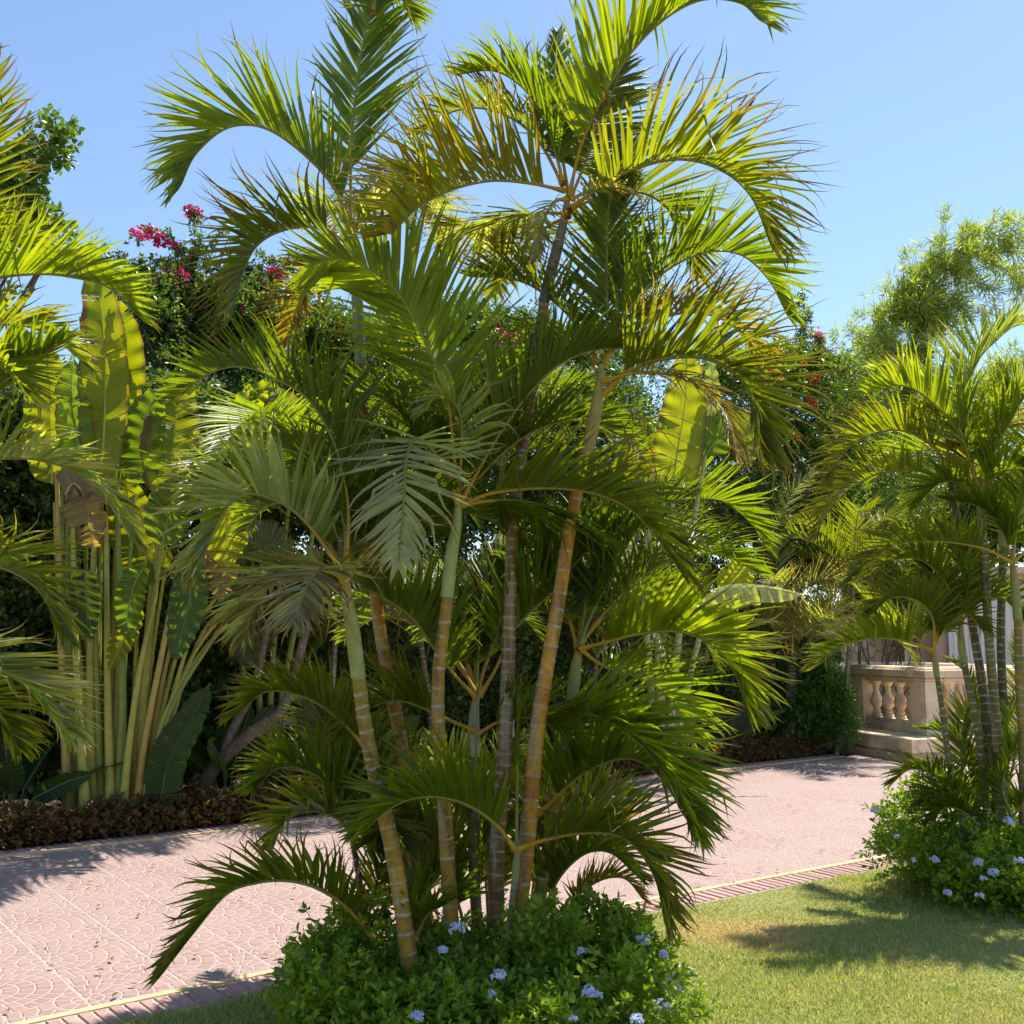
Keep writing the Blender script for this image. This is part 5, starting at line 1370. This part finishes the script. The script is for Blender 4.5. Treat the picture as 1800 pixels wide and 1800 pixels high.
bl = [B(x, y, 3 + RS.uniform(-.6, .6), r) for x, y, r in [(240, 560, .55), (300, 545, .6), (360, 560, .6), (420, 570, .6), (480, 590, .6), (540, 600, .55), (600, 620, .6), (660, 640, .6), (260, 650, .7), (340, 650, .8), (420, 670, .8), (500, 680, .8), (590, 700, .8), (300, 760, .8), (400, 780, .8), (500, 800, .8), (600, 800, .8), (345, 540, .3)]]
bush('bougainvillea', 'magenta flowering bougainvillea thicket against the sky behind the left of the clump', 'bougainvillea', pt(430, 1380, yfar(430, 3)) * np.array([1, 1, 0]), bl, 9500, HG, flowers=
     [FL(265, 412, 2.6, 1.1), (pt(248, 415, 12.4), .7), FL(280, 420, 2.6, .8), FL(337, 370, 2.6, .7), FL(345, 380, 2.6, .5), FL(300, 485, 2.5, 1.1), FL(318, 492, 2.5, .8), FL(265, 490, 2.5, .5), FL(485, 480, 2.5, .9), FL(478, 528, 2.4, .9), FL(455, 538, 2.4, .6), FL(598, 582, 2.4, .9), FL(610, 590, 2.4, .5), FL(295, 430, 2.5, .3), FL(310, 430, 2.5, .3), FL(430, 545, 2.4, .4), FL(380, 600, 2.3, .25), FL(560, 575, 2.4, .4), FL(570, 660, 2.2, .4)],
     arms=[arm([(330, 560), (325, 500), (290, 460), (240, 470), (200, 450)], 2.6), arm([(360, 560), (370, 480), (350, 420), (335, 365)], 2.6), arm([(340, 520), (310, 430), (270, 405), (235, 425)], 2.6), arm([(280, 560), (250, 510), (240, 480), (290, 490)], 2.6),
           arm([(420, 560), (440, 500), (480, 480), (520, 500)], 2.6), arm([(460, 560), (500, 470), (540, 450)], 2.7), arm([(300, 560), (330, 470), (380, 420), (395, 400)], 2.8), arm([(350, 540), (330, 470), (345, 440), (300, 440)], 2.7), arm([(240, 560), (215, 500), (190, 455), (175, 440)], 2.7),
           arm([(520, 600), (560, 540), (580, 510)], 2.6)] + [arm([(x, 600), (x + RS.uniform(-20, 20), 540), (x + RS.uniform(-50, 50), 500 - RS.uniform(0, 40)), (x + RS.uniform(-90, 90), 490 - RS.uniform(0, 40))], 2.8) for x in range(230, 540, 22)])
bl = [B(x, y, 3.2 + RS.uniform(-.5, .8), r) for x, y, r in [(700, 600, .7), (770, 610, .8), (840, 620, .8), (910, 625, .8), (980, 640, .8), (1060, 660, .8), (1130, 650, .7), (700, 730, .9), (800, 740, .9), (900, 750, .9), (1000, 760, .9), (1100, 770, .9), (750, 880, .9), (880, 890, .9), (1010, 900, .9), (1120, 900, .9), (820, 570, .4), (740, 560, .4), (900, 590, .35)]]
bush('bougainvillea', 'bougainvillea with crimson clusters seen through the middle of the palm clump', 'bougainvillea', pt(900, 1300, yfar(900, 3)) * np.array([1, 1, 0]), bl, 9500, HG, flowers=
     [FL(900, 595, 2.3, 1.1), FL(890, 610, 2.3, .7), FL(880, 580, 2.4, .4), FL(948, 695, 2.2, .9), FL(962, 690, 2.2, .9), FL(985, 725, 2.2, .8), FL(958, 735, 2.2, .7), FL(720, 715, 2.2, .7), FL(842, 1050, 1.5, .8), FL(830, 1052, 1.5, .4), FL(1118, 815, 2.2, .7), FL(725, 770, 2, .5), FL(650, 815, 2.2, .5)],
     arms=[arm([(860, 640), (850, 590), (830, 540)], 2.8), arm([(700, 620), (690, 560), (720, 530)], 2.8)])
bl = [B(x, y, 3.0 + RS.uniform(-.5, .8), r) for x, y, r in [(1240, 700, .7), (1300, 690, .8), (1350, 680, .8), (1400, 700, .8), (1450, 680, .8), (1500, 720, .8), (1270, 800, 1.0), (1350, 800, 1.0), (1430, 800, 1.0), (1500, 820, 1.0), (1560, 830, .9), (1300, 920, 1.0), (1400, 920, 1.0), (1500, 930, 1.0), (1430, 650, .4), (1370, 640, .4), (1600, 900, .9), (1440, 1010, .9)]]
bush('bougainvillea', 'bougainvillea with orange red blossoms in the gap between the middle and right palms', 'bougainvillea', pt(1400, 1300, yfar(1400, 2.6)) * np.array([1, 1, 0]), bl, 10500, HG2, flowers=
     [FL(1430, 665, 2.0, .8), FL(1428, 705, 2, .8), FL(1375, 620, 2, .4), FL(1398, 770, 1.9, .8), FL(1468, 765, 1.9, .9), FL(1395, 855, 1.8, .4), FL(1412, 925, 1.6, .5), FL(1330, 760, 2, .4), FL(1410, 640, 2, .4)], fcol=ORR,
     arms=[arm([(1400, 680), (1405, 620), (1410, 560), (1408, 515)], 2.6), arm([(1420, 680), (1415, 600), (1420, 545)], 2.6), arm([(1440, 670), (1440, 620), (1435, 590)], 2.6)], ll=.085, lw=.045)
t = root('bougainvillea', pt(1437, 600, yfar(1437, 2.7)) * np.array([1, 1, 0]), 'single pink blossomed whip standing above the right bougainvillea against the sky', 'bougainvillea')
C, _ = spline([pt(1437, 1000, yfar(1437, 2.7)) , pt(1440, 800, yfar(1437, 2.7)), pt(1434, 680, yfar(1437, 2.7)), pt(1438, 592, yfar(1437, 2.7))], 30)
C = np.vstack([C[:1] * np.array([1, 1, 0]), C])
b = Acc(); V, Fq = tube(C, .01, 6); b.add(V, Fq); b.build('branch', M_BARK, t)
a = Acc(); i = RS.randint(8, 31, 160); sprigs(a, C[i] + RS.normal(0, .05, (160, 3)), rdir(160), 4, .05, .08, .04, HG2); a.build('foliage', M_LEAF, t)
for px, py in ((1432, 588), (1442, 596)):
    a = Acc(); sprigs(a, pt(px, py, yfar(1437, 2.7)) + RS.normal(0, .05, (30, 3)), rdir(30), 3, .01, .05, .045, [(0.8, 0.1, 0.22), (0.85, 0.25, 0.35)]); a.build('flower_cluster', M_PETAL, t)

# dense dark hedge behind the border
def dark_hedge(label, xs, top, seed):
    bl = []
    for x in xs:
        for y in range(1330, top, -95):
            bl.append(B(x + RS.uniform(-25, 25), y + RS.uniform(-25, 25), 2.3 + RS.uniform(-.35, .5), RS.uniform(.55, .8)))
    bush('hedge', label, 'hedge', pt(xs[len(xs) // 2], 1350, yfar(xs[len(xs) // 2], 2.6)) * np.array([1, 1, 0]), bl, len(bl) * 300, HG, ll=.085, lw=.05, nl=6, stems=5, inner=.5)
dark_hedge('dark dense hedge behind the paddle leaved palms at the left', list(range(-160, 380, 60)), 700, 1)
dark_hedge('dark dense hedge behind the middle palm clump', list(range(420, 1120, 60)), 740, 2)
dark_hedge('dark dense hedge between the middle clump and the terrace', list(range(1150, 1440, 60)), 800, 3)

# broad leaved plants in the bed
def rosette(label, px, py, off, n, ln, wd, c, name='leafy_plant'):
    y = yfar(px, off); b = pt(px, py, y) * np.array([1, 1, 0])
    t = root(name, b, label, 'plant')
    for i in range(n):
        a = i * 2.4 + RS.rand() * .5; e = math.radians(RS.uniform(35, 80))
        d = np.array([math.cos(a) * math.cos(e), math.sin(a) * math.cos(e), math.sin(e)])
        l = ln * RS.uniform(.6, 1.1)
        s = b + np.array([0, 0, .15]) + d * l * .3
        P = [b + np.array([0, 0, 0.02]), s, b + d * l * .8, b + d * l * 1.15 + np.array([0, 0, -.16 * l])]
        blade(t, P[1:], wd * RS.uniform(.8, 1.1), c, 0, rip=.004, face=RS.uniform(-50, 50))
        stalk(t, P[:2], .012, .008, (0.12, 0.16, 0.05))
rosette('upright dark paddle leaves in the bed left of the leaning trunk', 400, 1390, 1.3, 9, 1.3, .13, BD)
rosette('glossy broad leaves in the bed behind the left edge of the clump', 530, 1370, 1.2, 12, 1.2, .15, BD * 1.5)
rosette('low grey green broad leaves in the bed right of the clump', 1290, 1345, 1.0, 10, 1.1, .13, BS * .6)
rosette('small dark leaves in the shade at the far left of the bed', 20, 1440, 1.2, 8, 1.2, .12, BD)
rosette('broad green leaves low in the bed behind the clump centre', 640, 1330, 1.2, 10, 1.1, .13, BD * 1.5)

t = root('leaning_trunk', pt(350, 1400, 11.6) * np.array([1, 1, 0]), 'bare grey trunk leaning right out of the bed behind the red hedge', 'trunk')
a = Acc()
for pts, r in (([(345, 1400), (385, 1340), (440, 1290), (500, 1240), (540, 1100)], .085), ([(385, 1345), (410, 1280), (450, 1200), (470, 1100)], .06), ([(440, 1292), (490, 1275), (540, 1260)], .04)):
    C, _ = spline(pp(pts, 11.7), 24); V, Fq = tube(C, np.linspace(r, r * .5, 24), 9); a.add(V, Fq)
a.build('bark', surf_mat('grey_bark', (0.20, 0.16, 0.13), (0.10, 0.08, 0.065), 16, .9, .8, .02), t)

bl = [(pt(x, y, 17.6 + dz), r) for x, y, dz, r in [(1400, 1270, 0, .32), (1430, 1240, .1, .36), (1460, 1255, .0, .34), (1480, 1285, -.1, .26), (1420, 1190, .2, .34), (1450, 1200, .1, .28), (1400, 1220, .3, .32), (1475, 1230, .1, .2)]]
bush('green_shrub', 'fresh green small leaved shrub between the pale trunk and the stone plinth', 'shrub', pt(1435, 1320, 17.8) * np.array([1, 1, 0]), bl, 3600, [(0.05, 0.12, 0.018), (0.08, 0.17, 0.025), (0.06, 0.13, 0.02)], ll=.05, lw=.028, stems=6, trunkr=.015)
bl = [(pt(x, y, 20.2), r) for x, y, r in [(1500, 1090, .4), (1540, 1060, .5), (1580, 1090, .4), (1610, 1040, .5), (1600, 1110, .3), (1520, 1010, .5), (1580, 990, .5), (1640, 1000, .5)]]
bush('green_shrub', 'loose climber with small leaves hanging on the rubble wall above the balustrade', 'climber', pt(1560, 1200, 20.2) * np.array([1, 1, 0]), bl, 2600, HG2, ll=.06, lw=.035, stems=14, trunkr=.02)

# bamboo: arching culms with long narrow leaves
def bamboo(label, base, culms, cols, n, ll=.22, lw=.022):
    t = root('bamboo', base, label, 'bamboo')
    a, b = Acc(), Acc()
    for pts, rr, k in culms:
        C, ln = spline(pts, 60); Tn = tangents(C)
        V, Fq = tube(C, np.linspace(.03, .004, 60), 7); b.add(V, Fq, np.array([0.22, 0.24, 0.08]))
        for q in range(int(80 * k)):
            i = int(60 * (.33 + .66 * RS.rand())) % 60
            u = rdir(1)[0]; dr = nrm(u * .9 + Tn[i] * .9); bl_ = rr * RS.uniform(.7, 2.3) * (1.2 - .45 * i / 60)
            B_, _ = spline([C[i], C[i] + dr * bl_ * .5 + np.array([0, 0, .05]), C[i] + dr * bl_ + np.array([0, 0, -.25 * bl_])], 12)
            V, Fq = tube(B_, np.linspace(.009, .002, 12), 4); b.add(V, Fq, np.array([0.2, 0.2, 0.08]))
            m = int(n / 46 * RS.uniform(.5, 1.3)); j = RS.randint(3, 12, m)
            sprigs(a, B_[j] + RS.normal(0, .06, (m, 3)), rdir(m) * .6 + dr + np.array([0, 0, -.25]), 6, .08, ll, lw, cols, False, .8)
    a.build('foliage', M_LEAF, t); b.build('culms', M_RACHIS, t)
BC = [(0.28, 0.34, 0.08), (0.36, 0.40, 0.12), (0.22, 0.28, 0.06)]
def bp(pts, d): return [pt(x, y, d) for x, y in pts]
b0 = pt(1500, 1300, 27.5) * np.array([1, 1, 0])
bamboo('feathery bamboo arching up to the right against the sky behind the right clump', b0, [
    ([b0] + bp([(1520, 900), (1550, 650), (1600, 500), (1680, 430), (1750, 412), (1785, 440)], 27), .75, 1.3),
    ([b0] + bp([(1530, 900), (1570, 680), (1630, 520), (1700, 460), (1760, 470)], 27.3), .75, 1.2),
    ([b0] + bp([(1500, 900), (1510, 720), (1540, 600), (1600, 540), (1680, 540)], 26.8), .8, 1.2),
    ([b0] + bp([(1480, 950), (1465, 800), (1470, 680), (1510, 620), (1560, 620)], 26.6), .8, 1.1),
    ([b0] + bp([(1560, 950), (1600, 760), (1600, 620), (1640, 540), (1700, 510)], 27.2), .8, 1.1),
    ([b0] + bp([(1550, 950), (1590, 820), (1580, 720), (1560, 680), (1500, 700)], 26.9), .8, 1.1),
    ([b0] + bp([(1500, 1000), (1490, 900), (1500, 820), (1530, 760)], 26.7), .8, 1.1),
    ([b0] + bp([(1560, 1050), (1620, 950), (1640, 850), (1600, 800)], 27.4), .9, 1.1),
    ([b0] + bp([(1600, 1050), (1680, 850), (1730, 700), (1780, 640)], 27.8), .8, 1.0),
    ([b0] + bp([(1600, 1050), (1700, 950), (1780, 850), (1830, 800)], 27.9), .9, 1.0),
    ([b0] + bp([(1580, 1050), (1680, 900), (1700, 780), (1660, 720)], 27.6), .9, 1.0)], BC, 560, .34, .036)

# tree at the far left, reaching above the palm fronds
bl = [(pt(x, y, 8.6), r) for x, y, r in [(92, 250, .15), (75, 265, .14), (110, 262, .12), (60, 300, .18), (30, 320, .22), (0, 330, .25), (-40, 350, .35), (20, 390, .3), (60, 400, .2), (-60, 420, .5), (90, 440, .16), (40, 460, .3), (-30, 500, .5), (5, 300, .2), (-100, 350, .5)]]
bush('broadleaf_tree', 'light green leafy tree at the left edge, one twig reaching into the sky', 'tree', (-7.0, 9.8, 0), bl[:11] + [bl[14]], 900, [(0.07, 0.13, 0.025), (0.10, 0.17, 0.03), (0.13, 0.18, 0.05)], ll=.07, lw=.045, oval=True, stems=9, trunkr=.06)

# tall dark tree behind the terrace on the right
bl = [(pt(x, y, 27), r) for x, y, r in [(1700, 950, 1.0), (1780, 930, 1.1), (1860, 950, 1.2), (1660, 1010, .8), (1740, 900, .7)]]
bush('broadleaf_tree', 'dark rounded tree behind the villa at the right', 'tree', pt(1760, 1180, 27) * np.array([1, 1, 0]), bl, 3200, HG, ll=.12, lw=.07, stems=7, trunkr=.15)

# dry leaves and clippings lying on the driveway and the lawn
a = Acc(); n = 260
y = RS.uniform(4.8, 15, n); x = RS.uniform(-.5, .5, n) * y
P = np.c_[x, y, np.full(n, .018)]
d = np.c_[RS.normal(0, 1, (n, 2)), RS.normal(0, .12, n)]
leaves(a, P, d, .055, .024, [(0.28, 0.19, 0.09), (0.20, 0.12, 0.06), (0.16, 0.17, 0.05)], True, up=3)
tag(a.build('leaf_litter', M_LEAF), 'small dry leaves scattered over the driveway and the lawn', 'leaf litter', kind='stuff')
